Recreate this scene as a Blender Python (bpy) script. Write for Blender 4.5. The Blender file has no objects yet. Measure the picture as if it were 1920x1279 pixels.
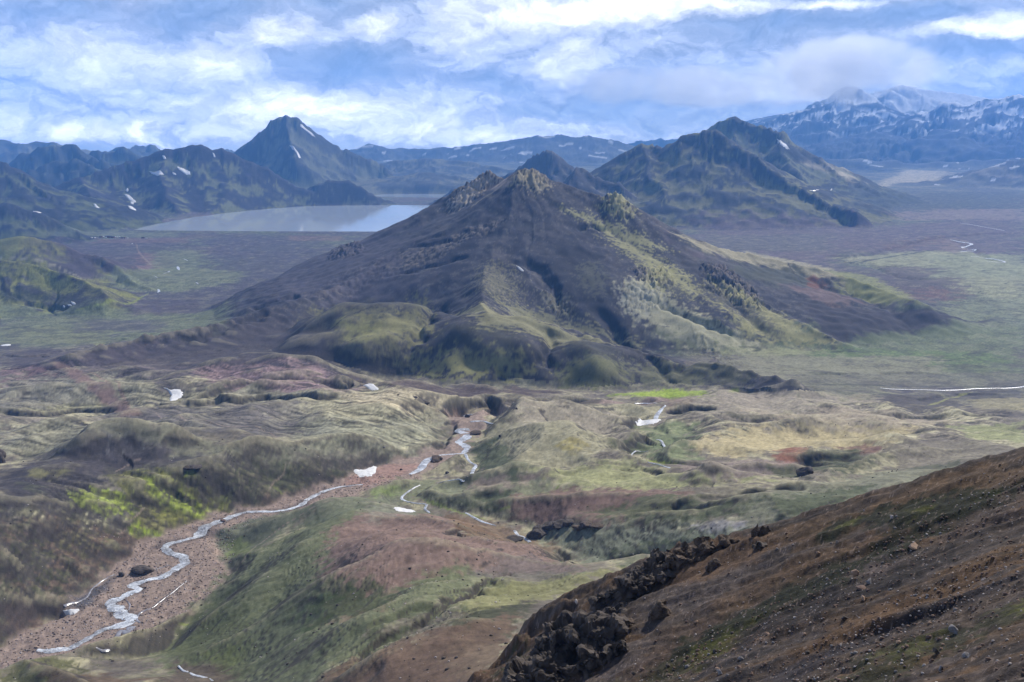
import bpy, bmesh, math, random, time
import numpy as np
from mathutils import Vector, Matrix
T0 = time.time()
SC = bpy.context.scene
R = math.radians
# ------------------------------------------------------------------ camera
F = 1867.0            # focal length in pixels of a 1920 px wide frame
PITCH = R(11.43)
CAMZ = 350.0
cam_data = bpy.data.cameras.new('camera')
cam = bpy.data.objects.new('camera', cam_data)
SC.collection.objects.link(cam)
cam.location = (0, 0, CAMZ)
cam.rotation_euler = (math.pi/2 - PITCH, 0, 0)
cam_data.sensor_width = 36.0
cam_data.lens = 36.0*F/1920.0
cam_data.clip_start = 0.5
cam_data.clip_end = 120000
SC.camera = cam
# ------------------------------------------------------------------ view / render
SC.view_settings.view_transform = 'Standard'
SC.view_settings.look = 'None'
SC.view_settings.exposure = 0.2
SC.view_settings.gamma = 1.0
SC.view_settings.use_curve_mapping = False
SC.render.engine = 'CYCLES'
SC.cycles.use_denoising = True
SC.cycles.max_bounces = 5
SC.cycles.volume_bounces = 2
SC.cycles.volume_step_rate = 1.0
SC.cycles.sample_clamp_indirect = 4.0
# ------------------------------------------------------------------ sun
SUN_AZ, SUN_EL = R(34), R(38)       # azimuth from +y towards +x: ahead of the camera and to the right
sun_data = bpy.data.lights.new('sun', 'SUN')
sun = bpy.data.objects.new('sun', sun_data)
SC.collection.objects.link(sun)
sun_data.energy = 5.0
sun_data.angle = R(3)
sun_data.color = (1.0, 0.95, 0.87)
sd = Vector((math.sin(SUN_AZ)*math.cos(SUN_EL), math.cos(SUN_AZ)*math.cos(SUN_EL), math.sin(SUN_EL)))
sun.rotation_euler = sd.to_track_quat('Z', 'Y').to_euler()
sun.location = (0, 0, 2000)
# ------------------------------------------------------------------ world: Nishita sky with broken cloud
world = bpy.data.worlds.new('World')
SC.world = world
world.use_nodes = True
WT = world.node_tree
for n in list(WT.nodes):
    WT.nodes.remove(n)

class NT:
    """tiny helper to write node expressions"""
    def __init__(s, tree): s.t = tree
    def new(s, kind, **kw):
        n = s.t.nodes.new(kind)
        for k, v in kw.items(): setattr(n, k, v)
        return n
    def put(s, sock, v):
        if isinstance(v, (int, float)): sock.default_value = v
        elif isinstance(v, (tuple, list)):
            sock.default_value = tuple(v) if len(v) == len(sock.default_value) else tuple(v)+(1.0,)
        else: s.t.links.new(v, sock)
    def m(s, op, a, b=None, c=None, clamp=False):
        n = s.new('ShaderNodeMath', operation=op, use_clamp=clamp)
        s.put(n.inputs[0], a)
        if b is not None: s.put(n.inputs[1], b)
        if c is not None: s.put(n.inputs[2], c)
        return n.outputs[0]
    def comb(s, x, y, z):
        n = s.new('ShaderNodeCombineXYZ')
        for i, q in enumerate((x, y, z)): s.put(n.inputs[i], q)
        return n.outputs[0]
    def noise(s, vec, scale=1.0, detail=4.0, rough=0.55, dist=0.0, out=0):
        n = s.new('ShaderNodeTexNoise')
        s.put(n.inputs['Vector'], vec); n.inputs['Scale'].default_value = scale
        n.inputs['Detail'].default_value = detail; n.inputs['Roughness'].default_value = rough
        n.inputs['Distortion'].default_value = dist
        return n.outputs[out]
    def ramp(s, fac, stops, mode='LINEAR'):
        n = s.new('ShaderNodeValToRGB'); s.put(n.inputs[0], fac)
        e = n.color_ramp.elements
        while len(e) < len(stops): e.new(0.5)
        for i, (p, c) in enumerate(stops):
            e[i].position = p; e[i].color = (c[0], c[1], c[2], 1) if len(c) == 3 else c
        n.color_ramp.interpolation = mode
        return n.outputs[0]
    def mix(s, fac, a, b, blend='MIX'):
        n = s.new('ShaderNodeMix', data_type='RGBA', blend_type=blend)
        s.put(n.inputs[0], fac); s.put(n.inputs[6], a); s.put(n.inputs[7], b)
        return n.outputs[2]
    def maprange(s, v, a, b, c=0.0, d=1.0, smooth=True):
        n = s.new('ShaderNodeMapRange', interpolation_type='SMOOTHSTEP' if smooth else 'LINEAR')
        s.put(n.inputs[0], v)
        for i, q in enumerate((a, b, c, d)): n.inputs[1+i].default_value = q
        return n.outputs[0]

W = NT(WT)
tc = W.new('ShaderNodeTexCoord')
sep = W.new('ShaderNodeSeparateXYZ'); WT.links.new(tc.outputs['Generated'], sep.inputs[0])
sx, sy, sz = sep.outputs
azd = W.m('MULTIPLY', W.m('ARCTAN2', sx, sy), 180/math.pi)
eld = W.m('MULTIPLY', W.m('ARCSINE', sz), 180/math.pi)

def px_angles(u, v):
    d = np.array([(u-960)/F, math.cos(PITCH)-(v-639.5)/F*math.sin(PITCH), -math.sin(PITCH)-(v-639.5)/F*math.cos(PITCH)])
    d /= np.linalg.norm(d)
    return math.degrees(math.atan2(d[0], d[1])), math.degrees(math.asin(d[2]))

# wispy warp of the sky coordinates
wv = W.comb(W.m('MULTIPLY', azd, 0.20), W.m('MULTIPLY', eld, 0.34), 3.7)
wx = W.m('SUBTRACT', W.noise(wv, 1.3, 7, 0.60), 0.5)
wv2 = W.comb(W.m('MULTIPLY', azd, 0.20), W.m('MULTIPLY', eld, 0.34), 11.3)
wy = W.m('SUBTRACT', W.noise(wv2, 1.3, 7, 0.60), 0.5)
ax = W.m('ADD', azd, W.m('MULTIPLY', wx, 5.5))
ey = W.m('ADD', eld, W.m('MULTIPLY', wy, 2.4))
# streaky base field, clouds shrink and flatten towards the horizon
base = W.noise(W.comb(W.m('MULTIPLY', ax, 0.075), W.m('MULTIPLY', ey, 0.22), 0.0), 1.0, 6, 0.55)
D = W.m('MULTIPLY_ADD', W.m('SUBTRACT', base, 0.5), 0.9, 0.47)
def blobs(field, lst, axx, eyy):
    for (u, v, ru, rv, amp) in lst:
        a0, e0 = px_angles(u, v)
        qa = W.m('MULTIPLY', W.m('SUBTRACT', axx, a0), 1867*math.pi/180/ru)
        qe = W.m('MULTIPLY', W.m('SUBTRACT', eyy, e0), 1867*math.pi/180/rv)
        r2 = W.m('ADD', W.m('MULTIPLY', qa, qa), W.m('MULTIPLY', qe, qe))
        g = W.m('EXPONENT', W.m('MULTIPLY', r2, -1.0))
        field = W.m('MULTIPLY_ADD', g, amp, field)
    return field
CLOUDS = [  # (u, v, half width, half height, amount) of the larger clouds and gaps
    (150, 115, 190, 42, .34), (230, 15, 60, 60, .20), (520, 62, 75, 36, .55), (395, 122, 60, 24, .38), (640, 85, 60, 26, .12),
    (690, 50, 40, 24, .40), (860, 80, 90, 48, .30), (1060, 120, 60, 45, .38), (1080, 20, 210, 26, .62), (1290, 8, 180, 16, .50),
    (1560, 6, 90, 12, .45), (1830, 62, 150, 14, .50), (1900, 35, 80, 20, .42), (1545, 150, 60, 34, .55), (1700, 175, 30, 50, .28),
    (1520, 60, 140, 60, .10), (1830, 135, 150, 26, .24), (560, 190, 110, 28, .34), (820, 200, 260, 60, .22),
    (118, 245, 28, 18, .34), (190, 252, 42, 16, .36), (285, 249, 22, 16, .48), (20, 235, 40, 22, .28), (330, 215, 150, 45, .12),
    (1000, 250, 260, 22, .16), (1330, 185, 120, 30, .14), (1250, 130, 140, 60, .08),
    (640, 120, 120, 36, -.30), (380, 35, 170, 32, -.12), (90, 30, 120, 30, -.14), (1180, 185, 120, 30, -.26), (1000, 165, 110, 30, -.16), (1460, 30, 90, 22, -.28),
    (1740, 30, 120, 26, -.30), (1640, 110, 60, 42, -.16), (1850, 95, 110, 16, -.24), (980, 213, 60, 16, -.18), (740, 212, 30, 14, -.12),
    (120, 170, 120, 40, -.05), (1880, 200, 80, 26, -.12)]
D = blobs(D, CLOUDS, ax, ey)
fine = W.noise(W.comb(W.m('MULTIPLY', ax, 0.62), W.m('MULTIPLY', ey, 0.85), 5.0), 1.0, 8, 0.62)
D = W.m('MULTIPLY_ADD', W.m('SUBTRACT', fine, 0.5), 0.42, D)
fine_up = W.noise(W.comb(W.m('MULTIPLY', ax, 0.62), W.m('MULTIPLY', W.m('ADD', ey, 0.32), 0.85), 5.0), 1.0, 8, 0.62)
emb = W.m('MULTIPLY_ADD', W.m('SUBTRACT', fine, fine_up), 1.2, 1.0)      # tops of the billows lighter than their undersides
cloud_col = W.ramp(D, [(0.0, (0.28, 0.43, 0.70)), (0.24, (0.39, 0.52, 0.76)), (0.40, (0.50, 0.61, 0.80)), (0.53, (0.66, 0.74, 0.90)), (0.60, (0.96, 1.04, 1.20)),
                       (0.74, (1.35, 1.38, 1.42)), (1.0, (2.1, 2.1, 2.1))])
cloud_col = W.mix(1.0, cloud_col, W.comb(emb, emb, emb), 'MULTIPLY')
# clouds near the horizon are lit through from behind; overhead, out of view, dimmed to cut fill light
grey = W.m('MULTIPLY', W.maprange(eld, 8.5, 26.0, 0.86, 0.22), W.maprange(eld, 6.5, 0.0, 1.0, 1.9))
cloud_col = W.mix(1.0, cloud_col, W.comb(grey, grey, grey), 'MULTIPLY')
sky = W.new('ShaderNodeTexSky', sky_type='NISHITA')
sky.sun_disc = False; sky.sun_elevation = SUN_EL; sky.sun_rotation = SUN_AZ
sky.altitude = 900; sky.air_density = 1.0; sky.dust_density = 1.0; sky.ozone_density = 1.0
bg_sky = W.new('ShaderNodeBackground'); WT.links.new(sky.outputs[0], bg_sky.inputs[0]); bg_sky.inputs[1].default_value = 0.10
bg_cl = W.new('ShaderNodeBackground'); WT.links.new(cloud_col, bg_cl.inputs[0]); bg_cl.inputs[1].default_value = 1.0
cover = W.maprange(D, 0.0, 0.42, 0.85, 1.0)
mixs = W.new('ShaderNodeMixShader'); WT.links.new(cover, mixs.inputs[0])
WT.links.new(bg_sky.outputs[0], mixs.inputs[1]); WT.links.new(bg_cl.outputs[0], mixs.inputs[2])
wout = W.new('ShaderNodeOutputWorld'); WT.links.new(mixs.outputs[0], wout.inputs[0])
world.cycles.sampling_method = 'MANUAL'; world.cycles.sample_map_resolution = 1024

# ------------------------------------------------------------------ numpy noise
_rng = np.random.RandomState(7)
_perm = np.concatenate([_rng.permutation(256)]*3).astype(np.int32)
_ang = _rng.rand(256)*2*np.pi
_gx, _gy = np.cos(_ang).astype(np.float32), np.sin(_ang).astype(np.float32)
def pn(x, y, seed=0):
    x = np.asarray(x, dtype=np.float64); y = np.asarray(y, dtype=np.float64)
    xf = np.floor(x); yf = np.floor(y)
    fx = (x-xf).astype(np.float32); fy = (y-yf).astype(np.float32)
    xi = (xf.astype(np.int64)+seed*37) & 255; yi = (yf.astype(np.int64)+seed*91) & 255
    ux = fx*fx*fx*(fx*(fx*6-15)+10); uy = fy*fy*fy*(fy*(fy*6-15)+10)
    a = _perm[xi]; b = _perm[(xi+1) & 255]
    h00 = _perm[a+yi]; h10 = _perm[b+yi]; yi1 = (yi+1) & 255
    h01 = _perm[a+yi1]; h11 = _perm[b+yi1]
    n00 = _gx[h00]*fx+_gy[h00]*fy
    n10 = _gx[h10]*(fx-1)+_gy[h10]*fy
    n01 = _gx[h01]*fx+_gy[h01]*(fy-1)
    n11 = _gx[h11]*(fx-1)+_gy[h11]*(fy-1)
    nx0 = n00+ux*(n10-n00); nx1 = n01+ux*(n11-n01)
    return (nx0+uy*(nx1-nx0))*1.5
def fbm(x, y, o=4, seed=0, g=0.5):
    s = 0.0; a = 1.0; t = 0.0
    for k in range(o):
        s = s+a*pn(x*2**k, y*2**k, seed+k*3); t += a; a *= g
    return s/t*1.4
def rid(x, y, o=4, seed=0, g=0.55):
    s = 0.0; a = 1.0; t = 0.0
    for k in range(o):
        s = s+a*(1-2*np.abs(pn(x*2**k, y*2**k, seed+k*3))); t += a; a *= g
    return s/t
def sstep(a, b, x):
    t = np.clip((x-a)/(b-a), 0, 1); return t*t*(3-2*t)

# ------------------------------------------------------------------ rays through the photograph, grid
CP, SP = math.cos(PITCH), math.sin(PITCH)
def ray(u, v):
    a = (u-960)/F; b = (v-639.5)/F
    return np.array([a, CP-b*SP, -SP-b*CP])
def P(u, v, z=None, r=None):
    d = ray(u, v)
    t = (z-CAMZ)/d[2] if r is None else r/math.hypot(d[0], d[1])
    return np.array([d[0]*t, d[1]*t, CAMZ+d[2]*t])

NA = 1060
AZ = np.linspace(R(-30.5), R(30.5), NA)
def rings(segs):
    out = [segs[0][0]]
    for (r0, r1, k) in segs:
        while out[-1] < r1: out.append(out[-1]*(1+k))
    return np.array(out)
RR = rings([(170, 420, .0052), (420, 1250, .0036), (1250, 2350, .0027), (2350, 6000, .0048), (6000, 20000, .0052)])
NR = len(RR)
X = RR[:, None]*np.sin(AZ)[None, :]
Y = RR[:, None]*np.cos(AZ)[None, :]
LR = np.log(RR)
print('grid', NR, NA, NR*NA)
# ------------------------------------------------------------------ base relief: thin plate through surveyed points
BASE = [  # (u, v, z) points of the ground seen in the photograph with their height above the lake
 (0,440,8),(300,434,2),(500,434,1),(740,434,1),(1100,436,6),(1500,436,8),(1900,420,15),(0,392,18),(600,376,3),(760,376,2),(900,376,3),(1300,376,10),(1700,350,15),(1900,350,20),
 (0,600,15),(200,590,12),(400,520,8),(500,470,4),(100,500,10),(1900,480,12),(1800,600,12),(1600,640,14),(1900,700,20),(1700,715,22),(1500,708,28),(1500,460,8),
 (0,650,35),(0,700,62),(150,690,66),(300,700,72),(500,680,74),(600,700,70),(0,628,22),
 (750,725,47),(900,735,45),(1100,742,46),(1300,737,42),(1500,725,32),
 (100,780,92),(300,780,98),(0,850,128),(200,850,130),(480,803,122),(600,780,108),(700,760,98),(765,735,90),(860,752,84),(1000,756,80),
 (600,850,120),(700,850,114),(950,775,90),(1100,775,80),(1200,820,94),(1100,860,107),(1000,900,116),(1300,850,106),(1400,775,66),(1500,765,58),(1500,830,94),
 (1700,780,62),(1920,760,48),(1920,800,72),(1700,850,108),(1400,900,126),(1300,950,140),(1200,1000,150),(1100,900,118),(1500,950,155),(1350,1030,165),(1800,880,142),(1920,860,140),
 (75,1222,120),(200,1150,119),(300,1060,117),(400,1000,114),(560,940,110),(640,915,107),(740,880,101),(800,860,97),(870,830,92),(890,790,85),
 (0,950,152),(0,1000,152),(0,1060,148),(0,1120,139),(100,1040,142),(240,1000,124),(120,1130,121),(0,1180,124),
 (0,1230,150),(0,1300,165),(120,1290,160),(260,1290,162),(480,875,134),(300,880,136),(150,900,140),
 (420,1080,121),(290,1180,122),(330,1240,130),(420,1200,138),(400,1290,158),(600,1200,172),(500,1100,140),(600,1050,149),(700,985,142),(860,1000,153),
 (640,960,126),(480,1000,118),(700,940,112),(760,955,110),(900,960,112),(990,1008,112),(740,925,107),(880,880,100),
 (1100,1075,172),(950,1080,168),(800,1100,178),(700,1200,192),(900,1200,208),(1000,1290,238),(800,1290,214),(600,1300,196)]
BASE_R = [  # (u, ground distance, z)
 (0,7000,30),(500,7000,25),(1000,7000,25),(1500,7000,25),(1920,7000,30),(0,11000,60),(900,11000,70),(1920,11000,60),(0,17000,80),(960,17000,90),(1920,17000,90),
 (1200,170,260),(1920,170,292),(1600,240,230),(1920,280,205),(1500,330,190),(600,170,215),(0,170,205),(0,250,185),(300,220,185)]
cp = [P(u, v, z=z) for u, v, z in BASE]+[np.array([r*math.sin(math.atan2((u-960)/F, 1.02)), r*math.cos(math.atan2((u-960)/F, 1.02)), z]) for u, r, z in BASE_R]
cp = np.array(cp)
def lp(x, y): return np.arctan2(x, y)*1.0, np.log(np.hypot(x, y))*0.55
ca, cr = lp(cp[:, 0], cp[:, 1])
def tps(q): return np.where(q > 1e-12, q*np.log(np.maximum(q, 1e-12))*0.5, 0)
K = tps((ca[:, None]-ca[None])**2+(cr[:, None]-cr[None])**2)
n = len(ca); K[np.arange(n), np.arange(n)] += 2e-4
A = np.zeros((n+3, n+3)); A[:n, :n] = K; A[:n, n] = A[n, :n] = 1; A[:n, n+1] = A[n+1, :n] = ca; A[:n, n+2] = A[n+2, :n] = cr
wgt = np.linalg.solve(A, np.concatenate([cp[:, 2], [0, 0, 0]]))
ga = np.linspace(AZ[0], AZ[-1], 150); gr = np.linspace(LR[0], LR[-1], 300)
q = (ga[None, :, None]-ca)**2+(gr[:, None, None]*0.55-cr)**2
Gc = tps(q)@wgt[:n]+wgt[n]+wgt[n+1]*ga[None, :]+wgt[n+2]*gr[:, None]*0.55
tmp = np.array([np.interp(AZ, ga, row) for row in Gc])
H = np.empty((NR, NA)); kk = np.clip(np.searchsorted(gr, LR)-1, 0, len(gr)-2); tt = (LR-gr[kk])/(gr[kk+1]-gr[kk])
H[:] = tmp[kk]*(1-tt)[:, None]+tmp[kk+1]*tt[:, None]
RG = RR[:, None]+0*X

def hit(u, v, Hs=None):
    """first point of the relief on the line of sight through a photograph pixel"""
    Hs = H if Hs is None else Hs
    for dv in range(0, 400, 3):
        d = ray(u, v+dv); a = math.atan2(d[0], d[1]); hh = math.hypot(d[0], d[1])
        j = min(max((a-AZ[0])/(AZ[-1]-AZ[0])*(NA-1), 0), NA-1.001); j0 = int(j); f = j-j0
        col = Hs[:, j0]*(1-f)+Hs[:, j0+1]*f
        diff = col-(CAMZ+RR*d[2]/hh)
        k = np.nonzero(diff >= 0)[0]
        if len(k) and RR[k[0]] < 40000:
            k = k[0]
            r = RR[k] if k == 0 else RR[k-1]+(RR[k]-RR[k-1])*(-diff[k-1])/(diff[k]-diff[k-1]+1e-9)
            return np.array([r*math.sin(a), r*math.cos(a)])
    return np.array([0.0, 30000.0])
def zat(x, y, Hs=None):
    Hs = H if Hs is None else Hs
    x = np.asarray(x, float); y = np.asarray(y, float)
    j = np.clip((np.arctan2(x, y)-AZ[0])/(AZ[-1]-AZ[0])*(NA-1), 0, NA-1.001); j0 = j.astype(int); fj = j-j0
    r = np.hypot(x, y); i0 = np.clip(np.searchsorted(RR, r)-1, 0, NR-2); fi = np.clip((r-RR[i0])/(RR[i0+1]-RR[i0]), 0, 1)
    return (Hs[i0, j0]*(1-fj)+Hs[i0, j0+1]*fj)*(1-fi)+(Hs[i0+1, j0]*(1-fj)+Hs[i0+1, j0+1]*fj)*fi
def win(pts, m):
    """slices of the grid that cover the points with a margin in metres"""
    pts = np.asarray(pts); r = np.hypot(pts[:, 0], pts[:, 1]); a = np.arctan2(pts[:, 0], pts[:, 1])
    i0 = max(np.searchsorted(RR, r.min()-m)-1, 0); i1 = min(np.searchsorted(RR, r.max()+m)+1, NR)
    da = m/max(r.min()-m*0.5, 60)
    j0 = int(max((a.min()-da-AZ[0])/(AZ[1]-AZ[0]), 0)); j1 = int(min((a.max()+da-AZ[0])/(AZ[1]-AZ[0])+2, NA))
    return slice(i0, i1), slice(j0, j1)
def segdist(x, y, pts, vals=None):
    """distance to a polyline, arc length, interpolated value, signed side, end angle"""
    best = np.full(x.shape, 1e18); S = np.zeros_like(best); V = np.zeros_like(best); side = np.zeros_like(best); acc = 0.0; Ph = np.zeros_like(best)
    for k in range(len(pts)-1):
        a, b = pts[k][:2], pts[k+1][:2]; d = b-a; L = math.hypot(*d)+1e-9; d = d/L
        px, py = x-a[0], y-a[1]; t0 = px*d[0]+py*d[1]; t = np.clip(t0, 0, L); cr_ = px*d[1]-py*d[0]
        dd = (px-d[0]*t)**2+(py-d[1]*t)**2
        m_ = dd < best
        best = np.where(m_, dd, best); S = np.where(m_, acc+t, S); side = np.where(m_, np.clip(cr_/np.sqrt(dd+1e-9), -1, 1), side)
        Ph = np.where(m_, np.arctan2(t0-t, np.abs(cr_)+1e-6), Ph)
        if vals is not None: V = np.where(m_, vals[k]+(vals[k+1]-vals[k])*t/L, V)
        acc += L
    return np.sqrt(best), S, V, side, Ph
def smooth_line(pts, n=6):
    pts = [np.asarray(p, float) for p in pts]
    out = []
    for k in range(len(pts)-1):
        p0 = pts[max(k-1, 0)]; p1 = pts[k]; p2 = pts[k+1]; p3 = pts[min(k+2, len(pts)-1)]
        for i in range(n):
            t = i/n
            out.append(0.5*((2*p1)+(-p0+p2)*t+(2*p0-5*p1+4*p2-p3)*t*t+(-p0+3*p1-3*p2+p3)*t**3))
    out.append(pts[-1]); return out

MID = np.zeros((NR, NA), np.int8)      # 0 ground, else the number of the mountain
Hbase = H.copy(); STREAK = np.zeros((NR, NA)); TEX = 1.0
def ridge(mid, pts, S=(0.55, 0.55), L=400, gul=(8, 30), rough=6, k=8, seed=1, margin=900, tail=0.06, crest=6, rs=40):
    """a mountain arm: crest line in 3-D falling away on both sides, with rills running down its flanks"""
    pts = [np.asarray(p, float) for p in pts]
    w_ = win(pts, margin); x, y = X[w_], Y[w_]
    wx_ = x+fbm(x/180, y/180, 3, seed+5)*22*min(rs/40, 3); wy_ = y+fbm(x/180, y/180, 3, seed+9)*22*min(rs/40, 3)
    best = np.full(x.shape, -1e9); d = np.zeros(x.shape); s = np.zeros(x.shape); ph = np.zeros(x.shape); acc = 0.0
    for q_ in range(len(pts)-1):                  # the arm is the upper envelope of its segments, so no seams between them
        a, b = pts[q_], pts[q_+1]; e = b[:2]-a[:2]; Ls = math.hypot(*e)+1e-9; e = e/Ls
        px_, py_ = wx_-a[0], wy_-a[1]; t0 = px_*e[0]+py_*e[1]; t = np.clip(t0, 0, Ls); cr_ = px_*e[1]-py_*e[0]; dd = np.sqrt((px_-e[0]*t)**2+(py_-e[1]*t)**2)
        sd2 = np.clip(cr_/(dd+1e-6), -1, 1); Sx = (S[0]+S[1])/2+(S[1]-S[0])/2*sd2
        cand = a[2]+(b[2]-a[2])*t/Ls-(Sx*L*(1-np.exp(-dd/L))+tail*dd+np.maximum(0, dd-margin*0.45)**2/(margin*0.8))
        m_ = cand > best; best = np.where(m_, cand, best); d = np.where(m_, dd, d); s = np.where(m_, acc+t, s); ph = np.where(m_, np.arctan2(t0-t, np.abs(cr_)+1e-6), ph); acc += Ls
    se = s+np.sin(ph)*gul[1]*3
    d0 = gul[1]*1.5
    rmed = float(np.median(RR[w_[0]])); oc = int(np.clip(math.log2(max(rs, 1)/(.0075*rmed)), 1, 5)); og = int(np.clip(math.log2(gul[1]/(.006*rmed)), 1, 4))
    g = rid(se/gul[1]+fbm(x/90, y/90, 2, seed)*0.5, d/(gul[1]*9)+seed, og, seed+2)
    cr_n = fbm(s/rs, d/rs, min(oc+1, 4), seed+20)*crest*np.exp(-d/(rs*1.6))
    c = best-gul[0]*(0.5-0.9*g)*(d/(d+d0))*np.exp(-d/(L*2.5))+fbm(x/rs, y/rs, oc, seed+31)*rough+cr_n
    h = H[w_]
    dz = c-h
    # smooth union
    t = np.clip(0.5+0.5*dz/k, 0, 1)
    H[w_] = h*(1-t)+c*t+k*t*(1-t)
    MID[w_] = np.where(dz > 0, mid, MID[w_])
    if mid: STREAK[w_] = np.where(dz > 0, fbm(se/(gul[1]*.7)+.6*fbm(x/rs/2, y/rs/2, 2, seed+3), (d+H[w_]*.3)/(gul[1]*2.6), 4, seed+50, .6), STREAK[w_])
    return d

def PR(u, v, r): return P(u, v, r=r)
# --- far ranges
ridge(9, [PR(1150,275,17500), PR(1230,262,17500), PR(1330,252,17500), PR(1400,244,17200), PR(1480,238,17000), PR(1530,226,16500), PR(1565,196,16000), PR(1588,164,16000), PR(1612,180,16000), PR(1650,196,16300), PR(1690,160,17500)], S=(0.528,0.528), L=2600, gul=(150,420), rough=50, k=30, margin=5000, seed=3, crest=60, rs=300, tail=.03)
ridge(9, [PR(1690,158,18500), PR(1740,168,18500), PR(1800,175,18500), PR(1860,183,18500), PR(1990,190,18500)], S=(.30,.30), L=3000, gul=(4,300), rough=3, k=20, margin=5000, seed=4, crest=2, rs=420, tail=.03)
ridge(9, [PR(1560,252,14500), PR(1690,220,14600), PR(1790,190,14500), PR(1850,193,14500), PR(1905,178,14500), PR(2000,185,14500)], S=(0.396,0.396), L=2200, gul=(110,300), rough=45, k=30, margin=4500, seed=14, crest=45, rs=260, tail=.03)
ridge(9, [PR(1250,280,15000), PR(1400,262,15000), PR(1500,254,14800), PR(1600,256,14500)], S=(0.330,0.330), L=2200, gul=(60,380), rough=40, k=30, margin=4500, seed=15, crest=30, rs=380, tail=.03)
ridge(10, [PR(340,290,13500), PR(560,290,13500), PR(650,282,13500), PR(690,273,13500), PR(700,267,13500), PR(712,274,13500), PR(760,279,13500), PR(860,274,13300), PR(960,262,13200), PR(1005,254,13200), PR(1100,254,13200), PR(1150,262,13200), PR(1230,285,13000), PR(1330,300,13000)], S=(0.300,0.300), L=1500, gul=(30,260), rough=16, k=20, margin=3500, seed=5, crest=8, rs=260)
ridge(10, [PR(690,268,13400), PR(697,263,13400), PR(706,268,13400)], S=(0.900,0.900), L=120, gul=(1,30), rough=3, k=5, margin=200, seed=6, crest=3, rs=50, tail=.5)
ridge(10, [PR(1480,300,11500), PR(1600,296,11500), PR(1720,305,11500), PR(1850,300,11500), PR(2000,290,11500)], S=(0.200,0.200), L=900, gul=(25,200), rough=14, k=15, margin=2500, seed=7, crest=8, rs=200)
ridge(10, [PR(1860,318,8600), PR(1900,300,8600), PR(2000,268,8600)], S=(0.320,0.320), L=700, gul=(22,120), rough=8, k=15, margin=1800, seed=8, crest=5, rs=120)
# low hills before them
ridge(11, [PR(650,318,9000), PR(740,302,9000), PR(800,296,9000), PR(880,302,9000), PR(960,318,8800)], S=(0.250,0.250), L=700, gul=(20,160), rough=8, k=20, margin=2500, seed=16, crest=5, rs=160)
ridge(11, [PR(700,338,7200), PR(790,322,7200), PR(860,330,7100), PR(920,345,7000)], S=(0.140,0.140), L=500, gul=(6,100), rough=5, k=12, margin=1500, seed=17, crest=3, rs=110)
ridge(11, [PR(-60,262,10500), PR(20,262,10500), PR(50,270,10500), PR(100,264,10500), PR(180,285,10500), PR(270,272,11500), PR(330,285,11000), PR(430,280,12000)], S=(0.400,0.400), L=900, gul=(60,200), rough=25, k=20, margin=2500, seed=18, crest=20, rs=170)
ridge(12, [PR(40,300,7600), PR(70,272,7600), PR(105,266,7600), PR(128,268,7600), PR(150,288,7500), PR(190,300,7300)], S=(0.862,0.862), L=520, gul=(45,110), rough=22, k=14, margin=1500, seed=19, crest=12, rs=100)
ridge(12, [PR(165,295,8200), PR(200,277,8200), PR(232,275,8200), PR(262,292,8200), PR(330,310,8000)], S=(0.747,0.747), L=500, gul=(40,110), rough=20, k=14, margin=1500, seed=20, crest=12, rs=100)
ridge(12, [PR(30,330,6600), PR(100,302,6700), PR(150,300,6700), PR(190,322,6500)], S=(0.690,0.690), L=420, gul=(30,90), rough=14, k=14, margin=1300, seed=21, crest=8, rs=80)
# the pyramid
pk = PR(536,216,7500)
ridge(13, [PR(462,266,7500), PR(470,258,7500), PR(497,238,7450), PR(505,231,7450), PR(522,217,7500), PR(548,217,7500), PR(556,226,7500), PR(590,246,7520), PR(640,277,7550), PR(710,303,7600)], S=(0.860,0.860), L=2600, gul=(26,70), rough=8, k=20, margin=1600, seed=22, crest=7, rs=60)
ridge(13, [pk, PR(545,262,7150), PR(560,300,6850)], S=(0.800,0.800), L=1600, gul=(10,60), rough=6, k=40, margin=900, seed=23, crest=4, rs=60)
# small pyramid and knoll in the gap
ridge(14, [PR(925,330,5600), PR(960,298,5500), PR(995,272,5500), PR(1010,280,5500), PR(1030,279,5500), PR(1046,296,5450), PR(1075,316,5400)], S=(0.828,0.828), L=420, gul=(22,60), rough=9, k=14, margin=900, seed=24, crest=6, rs=50)
ridge(15, [PR(1010,322,4500), PR(1040,305,4500), PR(1058,298,4500), PR(1085,312,4500), PR(1110,328,4450), PR(1160,345,4400)], S=(0.750,0.750), L=380, gul=(18,50), rough=8, k=14, margin=900, seed=25, crest=5, rs=50)
# right twin mountains
ridge(16, [PR(1230,290,6000), PR(1290,258,6000), PR(1330,240,6000), PR(1352,224,6000), PR(1377,219,6000), PR(1400,228,6000), PR(1435,236,5950), PR(1462,245,5900), PR(1500,272,5850), PR(1545,305,5750), PR(1600,338,5650), PR(1640,356,5550)], S=(0.837,0.837), L=476, gul=(18,46), rough=5, k=20, margin=1500, seed=26, crest=7, rs=60)
ridge(16, [PR(1462,245,5900), PR(1470,290,5600), PR(1500,330,5300)], S=(0.810,0.810), L=391, gul=(10,40), rough=6, k=30, margin=900, seed=27, crest=5, rs=60)
ridge(17, [PR(1130,325,4900), PR(1165,292,4900), PR(1178,283,4900), PR(1205,267,4900), PR(1250,274,4850), PR(1285,252,4850), PR(1318,241,4850), PR(1340,239,4850), PR(1362,252,4800), PR(1400,282,4700), PR(1440,315,4600), PR(1500,350,4500), PR(1560,380,4350), PR(1605,396,4250)], S=(0.792,0.792), L=510, gul=(18,44), rough=5, k=22, margin=1600, seed=28, crest=8, rs=55)
ridge(17, [PR(1200,270,4900), PR(1215,320,4600), PR(1250,370,4300)], S=(0.660,0.660), L=425, gul=(10,36), rough=5, k=40, margin=1000, seed=29, crest=5, rs=60)
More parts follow.
